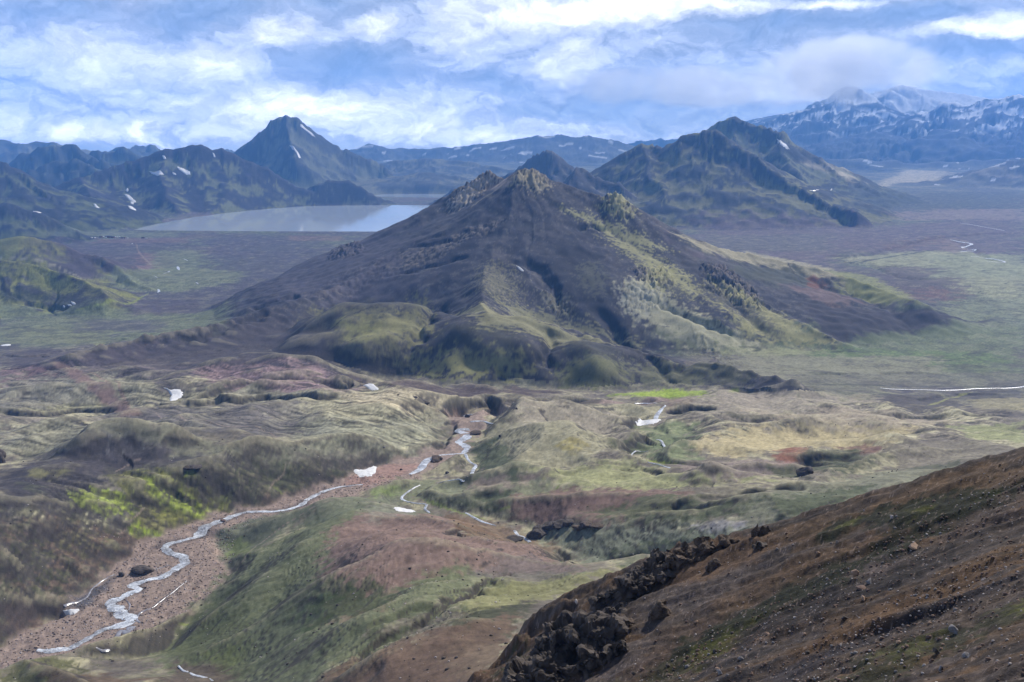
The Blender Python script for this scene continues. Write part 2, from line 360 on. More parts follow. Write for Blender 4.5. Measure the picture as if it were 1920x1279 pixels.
# left lake mountain
ridge(18, [PR(-60,368,5480), PR(20,372,5480), PR(80,355,5530), PR(150,333,5580), PR(210,311,5680), PR(262,296,5730), PR(310,279,5780), PR(345,271,5780), PR(375,270,5780), PR(396,278,5780), PR(412,276,5780), PR(440,287,5760), PR(470,302,5730), PR(510,318,5680), PR(545,335,5630), PR(590,352,5530), PR(640,372,5430)], S=(0.715,0.715), L=476, gul=(16,42), rough=4, k=22, margin=1600, seed=33, crest=5, rs=40)
ridge(18, [PR(310,282,5780), PR(300,330,5480), PR(330,390,4950)], S=(0.585,0.585), L=391, gul=(8,50), rough=3, k=40, margin=900, seed=34, crest=5, rs=50)
ridge(18, [PR(150,335,5580), PR(190,380,4950), PR(230,412,4400)], S=(0.455,0.455), L=391, gul=(12,50), rough=5, k=40, margin=900, seed=35, crest=3, rs=50)
ridge(19, [PR(585,350,5700), PR(620,328,5700), PR(640,326,5700), PR(664,338,5650), PR(684,352,5600)], S=(0.800,0.800), L=300, gul=(16,45), rough=9, k=12, margin=600, seed=36, crest=9, rs=35)
# far-left dark hills
ridge(20, [PR(-80,300,4700), PR(0,300,4700), PR(30,318,4650), PR(70,350,4550), PR(110,375,4450)], S=(0.625,0.625), L=420, gul=(18,60), rough=6, k=15, margin=1100, seed=37, crest=4, rs=50)
ridge(20, [PR(-80,372,3900), PR(0,380,3900), PR(50,392,3880), PR(100,412,3850), PR(150,432,3800)], S=(0.525,0.525), L=380, gul=(12,50), rough=5, k=12, margin=900, seed=38, crest=3, rs=50)
# near-left green hills before the plain
ridge(21, [PR(-80,445,2750), PR(0,447,2750), PR(50,441,2750), PR(90,450,2740), PR(160,475,2700), PR(230,512,2600), PR(275,545,2400)], S=(0.483,0.460), L=300, gul=(11,45), rough=3, k=14, margin=700, seed=39, crest=2, rs=50)
ridge(21, [PR(-80,482,2350), PR(0,484,2350), PR(50,490,2330), PR(100,505,2300), PR(150,530,2220), PR(200,556,2120)], S=(0.506,0.483), L=260, gul=(9,40), rough=3, k=14, margin=600, seed=40, crest=2, rs=50)
# --- the central mountain
M = 22
summit = PR(992,318,2100)
ridge(M, [PR(590,505,2150), PR(640,470,2150), PR(700,448,2180), PR(735,433,2200), PR(800,395,2220), PR(835,368,2230), PR(862,352,2230), PR(885,338,2230), PR(912,322,2220), PR(935,332,2200), PR(950,337,2180)], S=(0.657,0.657), L=420, gul=(5,26), rough=1.6, k=8, margin=800, seed=41, crest=5, rs=26)
ridge(M, [PR(950,337,2180), PR(962,330,2140), PR(985,319,2100), PR(1005,321,2100), PR(1022,335,2100), PR(1060,347,2100), PR(1100,360,2090), PR(1130,368,2080), PR(1147,362,2080), PR(1170,378,2080), PR(1200,398,2070), PR(1240,422,2060), PR(1290,445,2060), PR(1340,463,2060)], S=(0.636,0.615), L=420, gul=(6,28), rough=1.5, k=8, margin=800, seed=42, crest=2, rs=24)
ridge(M, [PR(1290,447,2060), PR(1340,463,2070), PR(1400,476,2100), PR(1460,487,2120), PR(1530,502,2120), PR(1590,520,2100), PR(1650,542,2050), PR(1722,562,1960)], S=(0.477,0.360), L=260, gul=(6,34), rough=2, k=14, margin=760, seed=142, crest=2, rs=24)
ridge(M, [summit, PR(972,360,2040), PR(955,400,1960), PR(935,450,1860), PR(915,500,1750), PR(905,550,1570), PR(905,590,1385)], S=(0.530,0.551), L=460, gul=(3,30), rough=2, k=26, margin=700, seed=43, crest=2, rs=30)
ridge(M, [PR(900,400,2000), PR(820,445,1960), PR(730,495,1900), PR(640,535,1790), PR(560,562,1680), PR(480,585,1590), PR(400,607,1510), PR(330,622,1460), PR(250,640,1415), PR(120,662,1350)], S=(0.445,0.318), L=300, gul=(2,26), rough=2, k=20, margin=700, seed=44, crest=3, rs=22)
ridge(M, [PR(1150,368,2080), PR(1200,420,2030), PR(1255,470,1970), PR(1300,492,1930), PR(1345,510,1890), PR(1420,560,1820), PR(1500,605,1740), PR(1575,642,1680)], S=(0.530,0.445), L=330, gul=(6,26), rough=2, k=14, margin=760, seed=45, crest=2, rs=22)
ridge(M, [PR(1190,480,1900), PR(1205,540,1790), PR(1265,600,1690), PR(1340,640,1600)], S=(0.360,0.530), L=200, gul=(4,24), rough=2, k=16, margin=360, seed=46, crest=2, rs=24)
ridge(M, [PR(1060,400,2010), PR(1085,450,1930), PR(1110,500,1850), PR(1135,540,1770)], S=(0.530,0.530), L=240, gul=(6,22), rough=2.5, k=18, margin=300, seed=47, crest=2, rs=20)
# the low lobes at its foot
def dome(mid, u, v, r, hgt, a, b, rot, seed=1, p=1.9, k=20, base_=None):
    c = PR(u, v, r); w_ = win([c], max(a, b)*1.6); x, y = X[w_]-c[0], Y[w_]-c[1]
    x = x+fbm(X[w_]/90, Y[w_]/90, 2, seed)*26; y = y+fbm(X[w_]/90, Y[w_]/90, 2, seed+4)*26
    cs, sn = math.cos(R(rot)), math.sin(R(rot)); xa = (x*cs+y*sn)/a; ya = (-x*sn+y*cs)/b
    q = np.sqrt(xa*xa+ya*ya)
    zc = c[2]
    cand = zc-hgt*(np.power(q, p))+fbm(X[w_]/45, Y[w_]/45, 2, seed+8)*3.0
    h = H[w_]; dz = cand-h; t = np.clip(0.5+0.5*dz/k, 0, 1)
    H[w_] = h*(1-t)+cand*t+k*t*(1-t); MID[w_] = np.where(dz > 0, mid, MID[w_])
dome(M, 700, 568, 1450, 62, 165, 150, 15, 50)
dome(M, 905, 592, 1385, 66, 160, 140, -10, 51)
dome(M, 1090, 640, 1330, 52, 120, 110, -10, 52)
ridge(M, [PR(1010,600,1480), PR(1130,640,1390), PR(1250,668,1340), PR(1350,682,1310), PR(1420,700,1280), PR(1480,718,1240)], S=(.40,.42), L=170, gul=(4,24), rough=1.5, k=16, margin=300, seed=53, crest=3, rs=18)
print('mountains', round(time.time()-T0, 1))
# ------------------------------------------------------------------ rolling ground, valleys, banks
near = 1-sstep(1150, 1500, RG)
plainm = sstep(10, 60, Hbase)           # 0 on the lake plain, 1 on the higher ground
i_, j_ = slice(0, np.searchsorted(RR, 1700)), slice(0, NA)
xx, yy = X[i_, j_], Y[i_, j_]
gm = (MID[i_, j_] == 0)*near[i_, j_]*plainm[i_, j_]
roll = (rid(xx/120+7, yy/150+3, 2, 61, .4)-0.35)*9.0+fbm(xx/45, yy/55, 2, 62)*3.2
keep = 1-0.55*sstep(420, 250, RG[i_, j_])
H[i_, j_] += roll*gm*keep

def bump(u, v, z, a, b, rot, h, p=2.0, seed=1):
    c = P(u, v, z=z); w_ = win([c], max(a, b)*2.6); x, y = X[w_]-c[0], Y[w_]-c[1]
    x = x+fbm(X[w_]/35, Y[w_]/35, 3, seed)*9; y = y+fbm(X[w_]/35, Y[w_]/35, 3, seed+4)*9
    cs, sn = math.cos(R(rot)), math.sin(R(rot)); q = np.sqrt(((x*cs+y*sn)/a)**2+((-x*sn+y*cs)/b)**2)
    H[w_] += h*np.exp(-np.power(q, p))
for k_, b_ in enumerate([  # u, v, z, half width across, half width in depth, turn, height
    (235,850,130,42,40,10,13,2.6),(120,735,85,70,60,0,5,2),(240,730,84,50,40,0,5,2.4),(480,728,84,38,36,0,6,3),(400,790,112,80,30,0,4,2),
    (1040,845,106,78,52,-12,17,2.8),(1015,785,86,48,34,0,8,2.8),(780,752,96,85,48,-8,8,2.6),(540,850,118,60,40,0,5,2),
    (1360,800,86,90,55,0,8,2.4),(1560,800,80,110,60,0,8,2.2),(1400,905,130,38,20,0,9,3),(1650,850,106,80,45,10,8,2),
    (1600,905,134,60,26,10,-8,2),(830,925,116,26,16,0,5,2.6),(920,950,124,34,12,10,6,2.6),(560,700,70,70,60,0,7,2.2),
    (640,955,124,50,26,20,6,2.2),(1500,870,116,22,12,0,-6,2.4)]):
    bump(*b_, seed=70+k_)
def crest(pts, S, L=60, k=4, seed=90, margin=140, gul=(1.5, 10), rough=1.0, rs=14):
    ridge(0, [P(u, v, z=z) for u, v, z in pts], S=S, L=L, gul=gul, rough=rough, k=k, seed=seed, margin=margin, tail=.12, crest=.6, rs=rs)
crest([(940,938,126),(1000,926,129),(1100,920,132),(1250,922,138),(1400,915,143),(1600,900,146),(1800,880,150)], (.35,.22), seed=91)
crest([(1040,992,143),(1090,976,147),(1200,984,151),(1300,984,157),(1450,978,166),(1600,960,172)], (.5,.28), seed=92, L=50)
crest([(700,965,146),(790,962,150),(860,975,155),(905,1008,160),(1000,1014,166),(1060,1040,172),(1100,1075,178)], (.75,.16), seed=93, L=45, k=3)
crest([(1150,900,121),(1300,880,124),(1420,868,126),(1490,872,127)], (.3,.3), seed=94, L=40)
crest([(1230,958,142),(1300,930,146),(1420,912,149),(1560,905,152)], (.3,.5), seed=95, L=40)
crest([(0,1212,157),(60,1232,158),(120,1258,163),(190,1290,172)], (.8,.3), seed=96, L=30, k=3, margin=80)
crest([(0,1095,165),(40,1105,160),(95,1140,142),(125,1155,130)], (.6,.5), seed=97, L=30, k=3, margin=70)
crest([(0,985,172),(100,990,160),(190,1000,146),(260,1010,132)], (.4,.4), seed=98, L=40, k=5, margin=80)

def fold(pts, h, wf, wb, seed=1, z=None):
    """a rounded rise with its crest on the line: long towards the camera, short behind"""
    xy = smooth_line([np.append(hit(u, v), 0) for u, v in pts], 5); w_ = win(xy, max(wf, wb)*2.2); x, y = X[w_], Y[w_]
    x = x+fbm(x/30, y/30, 3, seed)*6; y = y+fbm(x/30, y/30, 3, seed+3)*6
    d, s, _, side, _ = segdist(x, y, xy); L_ = sum(math.hypot(*(xy[k+1]-xy[k])[:2]) for k in range(len(xy)-1))
    tp = sstep(0, .22, np.minimum(s, L_-s)/L_+.02)
    h = h*1.6; H[w_] += h*np.where(side > 0, np.exp(-(d/wf)**1.6), np.exp(-(d/wb)**2))*tp
def bank(pts, h, w=3, rec=18, seed=1):
    """an undercut bank facing the camera"""
    xy = smooth_line([np.append(hit(u, v), 0) for u, v in pts], 5); w_ = win(xy, rec*2.5); x, y = X[w_], Y[w_]
    x = x+fbm(x/18, y/18, 2, seed)*4; y = y+fbm(x/18, y/18, 2, seed+3)*4
    d, s, _, side, _ = segdist(x, y, xy); L_ = sum(math.hypot(*(xy[k+1]-xy[k])[:2]) for k in range(len(xy)-1))
    tp = sstep(0, .12, np.minimum(s, L_-s)/L_)*(1+.35*fbm(s/15, s*0, 2, seed+6)); ds = np.where(side > 0, d, -d)
    w = w*2.0; H[w_] -= h*sstep(0, w, ds)*np.exp(-(np.maximum(ds-w, 0)/rec)**2)*tp
    H[w_] += h*.18*np.exp(-((ds+3)/5)**2)*tp
for k_, f_ in enumerate([([(120,856),(170,826),(230,812),(300,822),(370,842)],6,28,14),([(290,868),(400,870),(520,868),(640,874),(700,880)],2.5,14,10),([(640,738),(700,731),(760,727),(850,734),(970,743)],5,45,12),
   ([(890,769),(960,760),(1050,758),(1140,765)],4,28,10),([(885,806),(940,791),(1010,797),(1080,818),(1120,836)],5,34,14),([(1260,772),(1330,750),(1430,744),(1560,742)],4,40,14),([(1280,838),(1360,812),(1480,798),(1620,800),(1740,815)],5,40,22),
   ([(1540,902),(1620,880),(1700,860),(1800,846),(1900,842)],5,26,14),([(1120,905),(1250,900),(1380,895),(1500,900)],3,20,12),([(1180,1000),(1260,972),(1400,958),(1520,930),(1640,905)],4,20,12),([(0,978),(100,984),(200,998),(290,1008)],5,16,14),
   ([(0,1085),(60,1102),(120,1128)],4,14,8),([(480,1050),(580,1000),(700,955),(800,935)],1.2,20,12),([(500,1150),(640,1090),(760,1050),(900,1030)],3,18,14),([(560,1240),(700,1170),(860,1110),(1000,1085)],3,16,10),([(640,1290),(780,1215),(900,1160)],2.5,12,8),
   ([(0,735),(80,728),(160,738)],3,30,18),([(170,700),(250,698),(330,712),(390,735)],4,34,20),([(370,760),(430,730),(520,722),(620,738)],3,30,14),([(380,690),(480,672),(600,684),(690,712)],5,34,24),([(0,800),(120,795),(220,800)],3,30,16),([(430,860),(520,835),(640,838),(720,850)],3,26,16),
   ([(560,800),(640,780),(740,778),(800,790)],4,34,20),([(820,905),(900,892),(990,888),(1060,900)],4,20,12),([(840,940),(920,922),(1000,918)],2.5,14,8),([(1060,870),(1160,862),(1260,868)],2.5,18,10),([(1240,1010),(1330,985),(1420,978)],2.5,14,8),([(1640,835),(1760,815),(1900,815)],4,26,18),([(1440,770),(1560,758),(1700,768)],3,34,16)]):
    fold(*f_, seed=800+k_*3)
_vw = .86
VALM = np.full((NR, NA), 1e9)           # distance outside the gravel floor of the main valley, metres
def valley(pts, bank=0.6, floor_noise=0.5, seed=100, main=False, wob=0.35, k=1.5):
    P3 = smooth_line([P(u, v, z=z) for u, v, z, w in pts], 5)
    wpx = smooth_line([np.array([(w*.95 if main else w)*np.linalg.norm(P(u, v, z=z)-np.array([0, 0, CAMZ]))/F, 0]) for u, v, z, w in pts], 5)
    vals = [p[2] for p in P3]; ws = [w[0] for w in wpx]
    w_ = win(P3, 90); x, y = X[w_], Y[w_]
    x = x+fbm(x/32, y/32, 2, seed)*10*wob; y = y+fbm(x/32, y/32, 2, seed+3)*10*wob
    d, s, z, side, ph = segdist(x, y, P3, vals)
    _, _, wl, _, _ = segdist(x, y, P3, ws)
    bk = bank*(1+0.12*fbm(s/45, d/60, 2, seed+6))
    out = np.maximum(d-wl, 0)
    lim = z+fbm(X[w_]/6, Y[w_]/6, 4, seed+9)*floor_noise+out*bk
    h = H[w_]; dz = h-lim; t = np.clip(0.5+0.5*dz/k, 0, 1)
    H[w_] = h*(1-t)+lim*t-k*t*(1-t)*0.5
    if main: VALM[w_] = np.minimum(VALM[w_], d-wl)
    return P3
V_MAIN = [(-40,1262,121,60),(60,1225,120,70),(130,1195,119.5,85),(220,1150,119,105),(290,1100,118,112),(335,1050,117,100),(375,1003,116,70),(440,975,114,48),(530,957,111,44),
 (600,933,108,46),(680,905,105,48),(740,885,102,58),(800,863,98,36),(850,842,94.5,30),(875,820,91.5,28),(884,797,88,30),(878,780,85.5,40),(880,772,83,40),(950,763,79,26),(1050,756,73,22),(1180,750,65,22),(1290,742,50,24)]
valley(V_MAIN, .62, main=True, seed=101)
valley([(1160,1068,128,25),(1060,1040,120,16),(993,1015,115,20),(962,995,113,24),(905,977,111.5,24),(812,960,109.5,26),(775,945,108.5,30),(758,932,107.5,26),(790,912,105,14),(860,896,101,14),(888,872,98,14),(873,850,94.5,14)], .5, main=False, seed=111)
valley([(1330,880,114,10),(1250,876,111,14),(1190,858,105,16),(1215,845,101,14),(1250,830,97,18),(1205,803,87.5,20),(1222,788,83,26),(1238,768,76,14),(1268,750,63,14),(1300,740,48,14)], .55, seed=121)
valley([(-40,777,92,5),(80,773,91,6),(180,765,90,8),(260,758,89,12),(330,757,88,14),(400,750,87,12),(432,738,86,10),(470,727,84,12),(540,722,80,6),(610,728,76,6),(660,742,72,8),(700,728,64,14),(760,728,56,10)], .7, seed=131)
valley([(540,722,82,3),(490,717,84,3),(440,705,80,3),(360,700,80,3)], .4, seed=135)
valley([(1390,800,88,3),(1450,792,84,4),(1560,775,76,5)], .4, seed=136)
valley([(1540,760,66,8),(1650,775,70,10),(1760,785,72,10),(1850,775,66,10),(1930,780,62,10)], .5, seed=137)
valley([(1560,905,142,6),(1620,890,134,8),(1700,868,128,8),(1800,850,122,6)], .35, seed=138)
# narrow erosion cuts: (points, half width m, depth m)
def cut(pts, w, dep, seed=1, z=None):
    xy = smooth_line([np.append(hit(u, v), 0) for u, v in pts], 5)
    w_ = win(xy, w*6); x, y = X[w_], Y[w_]
    x = x+fbm(x/(w*4), y/(w*4), 3, seed)*w*1.2; y = y+fbm(x/(w*4), y/(w*4), 3, seed+3)*w*1.2
    d, s, _, side, _ = segdist(x, y, xy)
    Ltot = sum(math.hypot(*(xy[k+1]-xy[k])[:2]) for k in range(len(xy)-1))
    tp = np.clip(np.minimum(s, Ltot-s)/(0.15*Ltot+1e-6), 0, 1)
    H[w_] -= dep*np.exp(-(d/w)**2)*np.sqrt(tp)
for k_, (pts, w, dep) in enumerate([
    ([(640,1262),(700,1215),(800,1160),(870,1120),(950,1075)], 2.2, 2.6), ([(690,1180),(760,1150),(800,1135)], 1.5, 1.4),
    ([(1000,885),(1100,872),(1200,878),(1320,880)], 1.5, 1.2), ([(60,895),(180,920),(260,945),(330,960)], 3, 2),
    ([(220,885),(290,905),(340,935),(380,965)], 2.5, 2.2), ([(270,880),(330,895),(370,915),(400,945)], 2, 1.8),
    ([(1280,800),(1340,792),(1440,785)], 2, 1.6), ([(1390,1000),(1500,960),(1620,930)], 2.2, 1.5), ([(840,440),(780,455),(700,500)], 7, 4),
    ([(560,552),(520,562),(470,580)], 11, 10), ([(500,585),(420,612),(330,640)], 9, 8), ([(880,425),(850,450),(760,470)], 6, 5), ([(960,490),(1010,500),(1030,540),(1060,580)], 13, 12),
    ([(1080,430),(1095,425),(1140,430)], 7, 8), ([(880,480),(760,510),(720,520)], 8, 6), ([(1110,560),(1150,620),(1210,660),(1300,690)], 16, 12), ([(830,575),(790,620),(750,665)], 9, 9),
    ([(1040,615),(1035,650),(1020,690)], 10, 10), ([(1330,520),(1400,590),(1440,630)], 9, 8), ([(1230,560),(1330,610),(1400,640)], 8, 8), ([(1200,660),(1240,690),(1260,720)], 6, 5),
    ([(0,665),(60,668),(130,655)], 5, 4), ([(150,655),(210,640),(290,625)], 6, 6), ([(1700,592),(1800,598),(1870,590)], 3, 1.5),
    ([(1540,480),(1620,478),(1680,462),(1740,448),(1830,440),(1910,437)], 14, 9), ([(1580,490),(1640,500),(1700,498)], 8, 6), ([(1610,487),(1690,520),(1780,522)], 10, 5), ([(1790,452),(1830,472),(1860,490)], 14, 6),
    ([(1500,705),(1540,700),(1620,702)], 3, 2.5), ([(620,700),(560,745)], 2, .8), ([(0,545),(60,570),(130,575)], 4, 3)]):
    cut(pts, w, dep, seed=150+k_)
for k_, b_ in enumerate([([(0,768),(60,772),(140,768),(210,763),(240,760)],5,3,14),([(380,741),(430,742),(500,740),(600,736),(640,734)],5,3,12),([(300,754),(360,753),(410,748)],3,2.5,12),([(635,722),(660,716),(690,722)],10,5,20),
   ([(822,772),(845,757),(880,748),(930,745),(980,748)],11,5,16),([(980,747),(1060,745),(1140,747)],6,5,20),([(1145,830),(1180,820),(1215,812),(1232,822)],6,4,14),([(1242,772),(1270,764),(1310,760),(1350,768)],7,4,14),([(1155,800),(1185,785),(1215,772)],4,3,12),
   ([(840,785),(862,800),(845,830),(835,846)],4,3,12),([(1480,868),(1500,852),(1530,846),(1600,850)],6,5,18),([(690,700),(640,690)],2,3,10),([(1290,905),(1360,902),(1350,905)],1.5,2,8),([(1010,885),(1110,874),(1220,878),(1330,882)],1.6,1.5,7),([(1140,756),(1200,752),(1240,750)],3,3,12),
   ([(1620,775),(1700,778),(1800,770),(1900,778)],3,3,18),([(1700,748),(1800,738),(1900,740)],2.5,3,18),([(410,905),(430,925),(415,960)],1.5,2,8),([(1500,700),(1540,697),(1590,702)],2,3,14),([(1640,700),(1700,697),(1760,700)],2,3,14),([(0,545+20),(70,568),(140,574)],4,4,20),
   ([(820,1000),(850,985),(880,1000)],3,3,9),([(1010,1040),(1040,1032),(1090,1052)],4,4,10),([(545,930),(620,905),(680,892)],2,3,8),([(60,1115),(120,1135),(140,1150)],3,3,10),([(1180,955),(1280,938),(1400,932)],3,4,14),([(1340,925),(1440,918)],1,1,6),([(870,925),(920,918),(960,930)],1.2,3,10)]):
    bank(*b_, seed=900+k_*3)
def poly_sd(x, y, pts):
    """signed distance to a closed polygon in plan, positive inside"""
    pts = np.asarray(pts)[:, :2]; ins = np.zeros(x.shape, bool); best = np.full(x.shape, 1e18)
    for k in range(len(pts)):
        a, b = pts[k], pts[(k+1) % len(pts)]; d = b-a; L2 = d@d+1e-9
        t = np.clip(((x-a[0])*d[0]+(y-a[1])*d[1])/L2, 0, 1)
        best = np.minimum(best, (x-a[0]-d[0]*t)**2+(y-a[1]-d[1]*t)**2)
        c_ = (a[1] > y) != (b[1] > y)
        with np.errstate(divide='ignore', invalid='ignore'):
            xi = (b[0]-a[0])*(y-a[1])/(b[1]-a[1])+a[0]
        ins ^= c_ & (x < xi)
    dd = np.sqrt(best); return np.where(ins, dd, -dd)
def grain_dir(p1, p2):
    a, b = hit(*p1), hit(*p2); return math.atan2(b[1]-a[1], b[0]-a[0])
def grain_coords(w_, th): c_, s_ = math.cos(th), math.sin(th); return X[w_]*c_+Y[w_]*s_, -X[w_]*s_+Y[w_]*c_
GRAIN = [([(300,1230),(430,1080),(640,980),(800,970),(1000,1020),(1100,1075),(960,1140),(700,1290),(400,1290)], (1000,1040), (450,1230), 5.5, 1.1), ([(1100,1000),(1200,940),(1500,910),(1650,905),(1500,985),(1300,1040),(1150,1060)], (1500,940), (1150,1030), 5.0, .9),
   ([(60,890),(300,872),(660,880),(560,935),(420,970),(330,1000),(60,980)], (260,890), (420,962), 5.0, 1.0), ([(1240,760),(1500,740),(1900,770),(1900,860),(1500,850),(1240,860)], (1280,805), (1800,795), 7, .35), ([(900,760),(1180,760),(1180,860),(950,890)], (900,860), (1100,800), 6, .4), ([(0,960),(280,980),(200,1080),(100,1140),(0,1140)], (60,990), (200,1070), 5, 1.0),
   ([(0,690),(640,690),(820,760),(820,860),(0,860)], (100,780), (600,780), 8, .3)]
for k_, (px_, a_, b_, sc, amp) in enumerate(GRAIN):
    th = grain_dir(a_, b_); pts = [hit(u, v) for u, v in px_]; w_ = win(pts, 20); sd_ = poly_sd(X[w_], Y[w_], pts); g1, g2 = grain_coords(w_, th)
    wob_ = fbm(X[w_]/40, Y[w_]/40, 2, 605+k_)*8; H[w_] += sstep(-6, 12, sd_)*(rid(g1/(sc*7), (g2+wob_)/sc, 3, 600+k_, .5)-.4)*amp*sstep(1, 6, VALM[w_])
# general fine relief
for (r0, r1, amp, sc, sd_) in [(170, 2600, .24, 11, 201), (170, 1500, .12, 4.2, 205), (170, 700, .07, 1.9, 209)]:
    i_ = slice(np.searchsorted(RR, r0), np.searchsorted(RR, r1)); xx, yy = X[i_], Y[i_]
    f_ = (1-sstep(r1*.7, r1, RG[i_]))*(0.35+0.65*plainm[i_])*(1-.45*(MID[i_] == M))
    H[i_] += fbm(xx/sc, yy/sc, 3, sd_)*amp*f_
# craggy ground: rough rock standing out of the smooth scree
CRAG = np.zeros((NR, NA))
def crag(px, amp, sc, soft=6, seed=1):
    pts = [hit(u, v) for u, v in px]; w_ = win(pts, sc*2); x, y = X[w_], Y[w_]; sd_ = poly_sd_(x, y, pts)+fbm(x/sc, y/sc, 3, seed)*sc*.8
    m = sstep(-sc*.3, sc*.6, sd_); n_ = rid(x/sc+fbm(x/sc, y/sc, 2, seed)*.5, y/sc, 3, seed+2, .6)
    H[w_] += m*(np.maximum(n_-.25, 0)*1.5-.2)*amp; CRAG[w_] = np.maximum(CRAG[w_], m)
# lakes: the floor drops away below the water
poly_sd_ = poly_sd
for k_, (px_, amp, sc) in enumerate([([(952,345),(962,328),(985,317),(1012,320),(1030,345),(1005,352)], 9, 14),([(835,385),(860,352),(905,325),(925,330),(900,372),(860,395)], 9, 16),([(1125,368),(1148,360),(1175,378),(1200,402),(1165,412),(1135,395)], 10, 15),
   ([(1310,500),(1360,498),(1420,545),(1440,585),(1380,580),(1320,540)], 11, 14),([(1185,500),(1250,500),(1265,535),(1200,545)], 9, 14),([(560,555),(640,510),(760,470),(860,455),(820,490),(700,530),(600,565)], 2.4, 22),([(880,425),(960,405),(930,430),(860,460),(830,455)], 3.5, 16),
   ([(250,640),(330,612),(430,600),(470,605),(380,632),(290,655)], 2.4, 22),([(615,488),(640,460),(675,455),(685,468),(650,485)], 9, 14),([(1290,605),(1340,640),(1420,690),(1350,680)], 3, 10),([(1160,530),(1230,530),(1250,580),(1180,590)], 6, 12),([(1020,545),(1060,560),(1075,590),(1030,580)], 7, 10)]):
    crag(px_, amp, sc, seed=170+k_)
LAKE = [P(u, v, z=0) for u, v in [(250,431),(290,421),(360,408),(430,399),(500,392),(570,387),(640,385.5),(760,385),(900,385),(960,392),(960,432),(840,433.5),(740,434),(600,434),(480,433.5),(400,433),(320,432)]]
POND = [P(u, v, z=0) for u, v in [(684,367.5),(720,364.5),(780,364),(860,365),(880,368),(850,372),(780,371.2),(720,370.2)]]
for pg, dm in ((LAKE, 14), (POND, 25)):
    w_ = win(pg, 900); sdp = poly_sd(X[w_], Y[w_], pg)+fbm(X[w_]/60, Y[w_]/60, 3, 33)*6
    m_ = (MID[w_] != M)
    H[w_] = np.where(m_ & (sdp > -880), np.where(sdp > 0, np.minimum(H[w_], -0.04*sdp-0.3), np.minimum(H[w_], 0.2-sdp*(0.03 if dm == 14 else .01)+np.maximum(-sdp-20, 0)*.60+np.maximum(-sdp-220, 0)*1.0)), H[w_])
print('valleys', round(time.time()-T0, 1))
# ------------------------------------------------------------------ colours of soil, moss, gravel and snow (albedo)
C = np.zeros((NR, NA, 3), np.float32)
def layer_fields():
    dr = np.gradient(H, axis=0)/np.gradient(RR)[:, None]
    da = np.gradient(H, axis=1)/((AZ[1]-AZ[0])*RR[:, None])
    return np.hypot(dr, da), dr, da
def blur(a, k0, k1):
    for ax, k in ((0, k0), (1, k1)):
        c = np.cumsum(np.concatenate([np.repeat(a.take([0], ax), k+1, ax), a, np.repeat(a.take([-1], ax), k, ax)], ax), ax)
        n = a.shape[ax]; a = (c.take(range(2*k+1, 2*k+1+n), ax)-c.take(range(0, n), ax))/(2*k+1)
    return a
def lerp(w_, col, m):
    m = np.clip(m, 0, 1)[..., None]; C[w_] = C[w_]*(1-m)+np.asarray(col, np.float32)*m
_pc = [0]
def paint(px, col, soft=6, op=0.9, brk=0.6, bs=None, mid=None, st=None):
    """irregular patch of one ground cover; px is its outline in the photograph, laid on the ground in plan.
    soft: edge width in pixels, brk: how ragged, bs: size of the raggedness in metres, st: (direction degrees, stretch) of streaks"""
    _pc[0] += 1; seed = 300+_pc[0]*2
    pts = [hit(u, v) for u, v in px]; A_ = np.array(pts); rm = float(np.median(np.hypot(A_[:, 0], A_[:, 1])))
    mpp = rm/F; sm = soft*mpp*2.2
    w_ = win(pts, sm*2.5); x, y = X[w_], Y[w_]
    sd_ = poly_sd(x, y, pts)
    bs_ = bs or max(mpp*26, 3)
    u_, v_ = XH[w_], YH[w_]
    if st:
        c_, s_ = math.cos(R(st[0])), math.sin(R(st[0])); u_, v_ = (u_*c_+v_*s_)/st[1], -u_*s_+v_*c_
    nz = fbm(u_/bs_, v_/bs_, 5, seed, .62)
    m = sstep(-1, 1, sd_/sm+nz*brk*4.2)
    if mid is not None: m = m*(MID[w_] == mid)
    lerp(w_, col, m*op)
def ell(u, v, ru, rv, rot=0, n=12):
    c_, s_ = math.cos(R(rot)), math.sin(R(rot))
    return [(u+ru*math.cos(t)*c_-rv*math.sin(t)*s_, v+ru*math.cos(t)*s_+rv*math.sin(t)*c_) for t in np.arange(n)/n*2*math.pi]
def box(u0, v0, u1, v1): return [(u0, v0), ((u0+u1)/2, v0), (u1, v0), (u1, (v0+v1)/2), (u1, v1), ((u0+u1)/2, v1), (u0, v1), (u0, (v0+v1)/2)]
def streak(px, wpx, col, op=0.9, brk=0.5, seed=None):
    _pc[0] += 1; seed = 300+_pc[0]*2
    pts = smooth_line([np.append(hit(u, v), 0) for u, v in px], 4); rm = float(np.median([math.hypot(p[0], p[1]) for p in pts])); w = wpx*rm/F
    w_ = win(pts, w*4); x, y = X[w_], Y[w_]
    x = x+fbm(x/(w*3), y/(w*3), 3, seed)*w*1.3*brk; y = y+fbm(x/(w*3), y/(w*3), 3, seed+1)*w*1.3*brk
    d, s, _, _, _ = segdist(x, y, pts)
    L_ = sum(np.linalg.norm(pts[k+1]-pts[k]) for k in range(len(pts)-1))
    tp = np.sqrt(np.clip(np.minimum(s, L_-s)/(0.2*L_+1e-6), 0.15, 1))
    m = sstep(1.3, 0.5, d/(w*tp)+fbm(X[w_]/(w*1.2), Y[w_]/(w*1.2), 4, seed+5)*brk*0.9)
    lerp(w_, col, m*op)
SAND = (.043, .041, .053); SANDB = (.082, .064, .062); GREY = (.13, .12, .12)
OLIVE = (.20, .19, .085); PALE = (.36, .325, .215); YEL = (.30, .27, .12); DGREEN = (.066, .070, .036); GREEN = (.105, .135, .062)
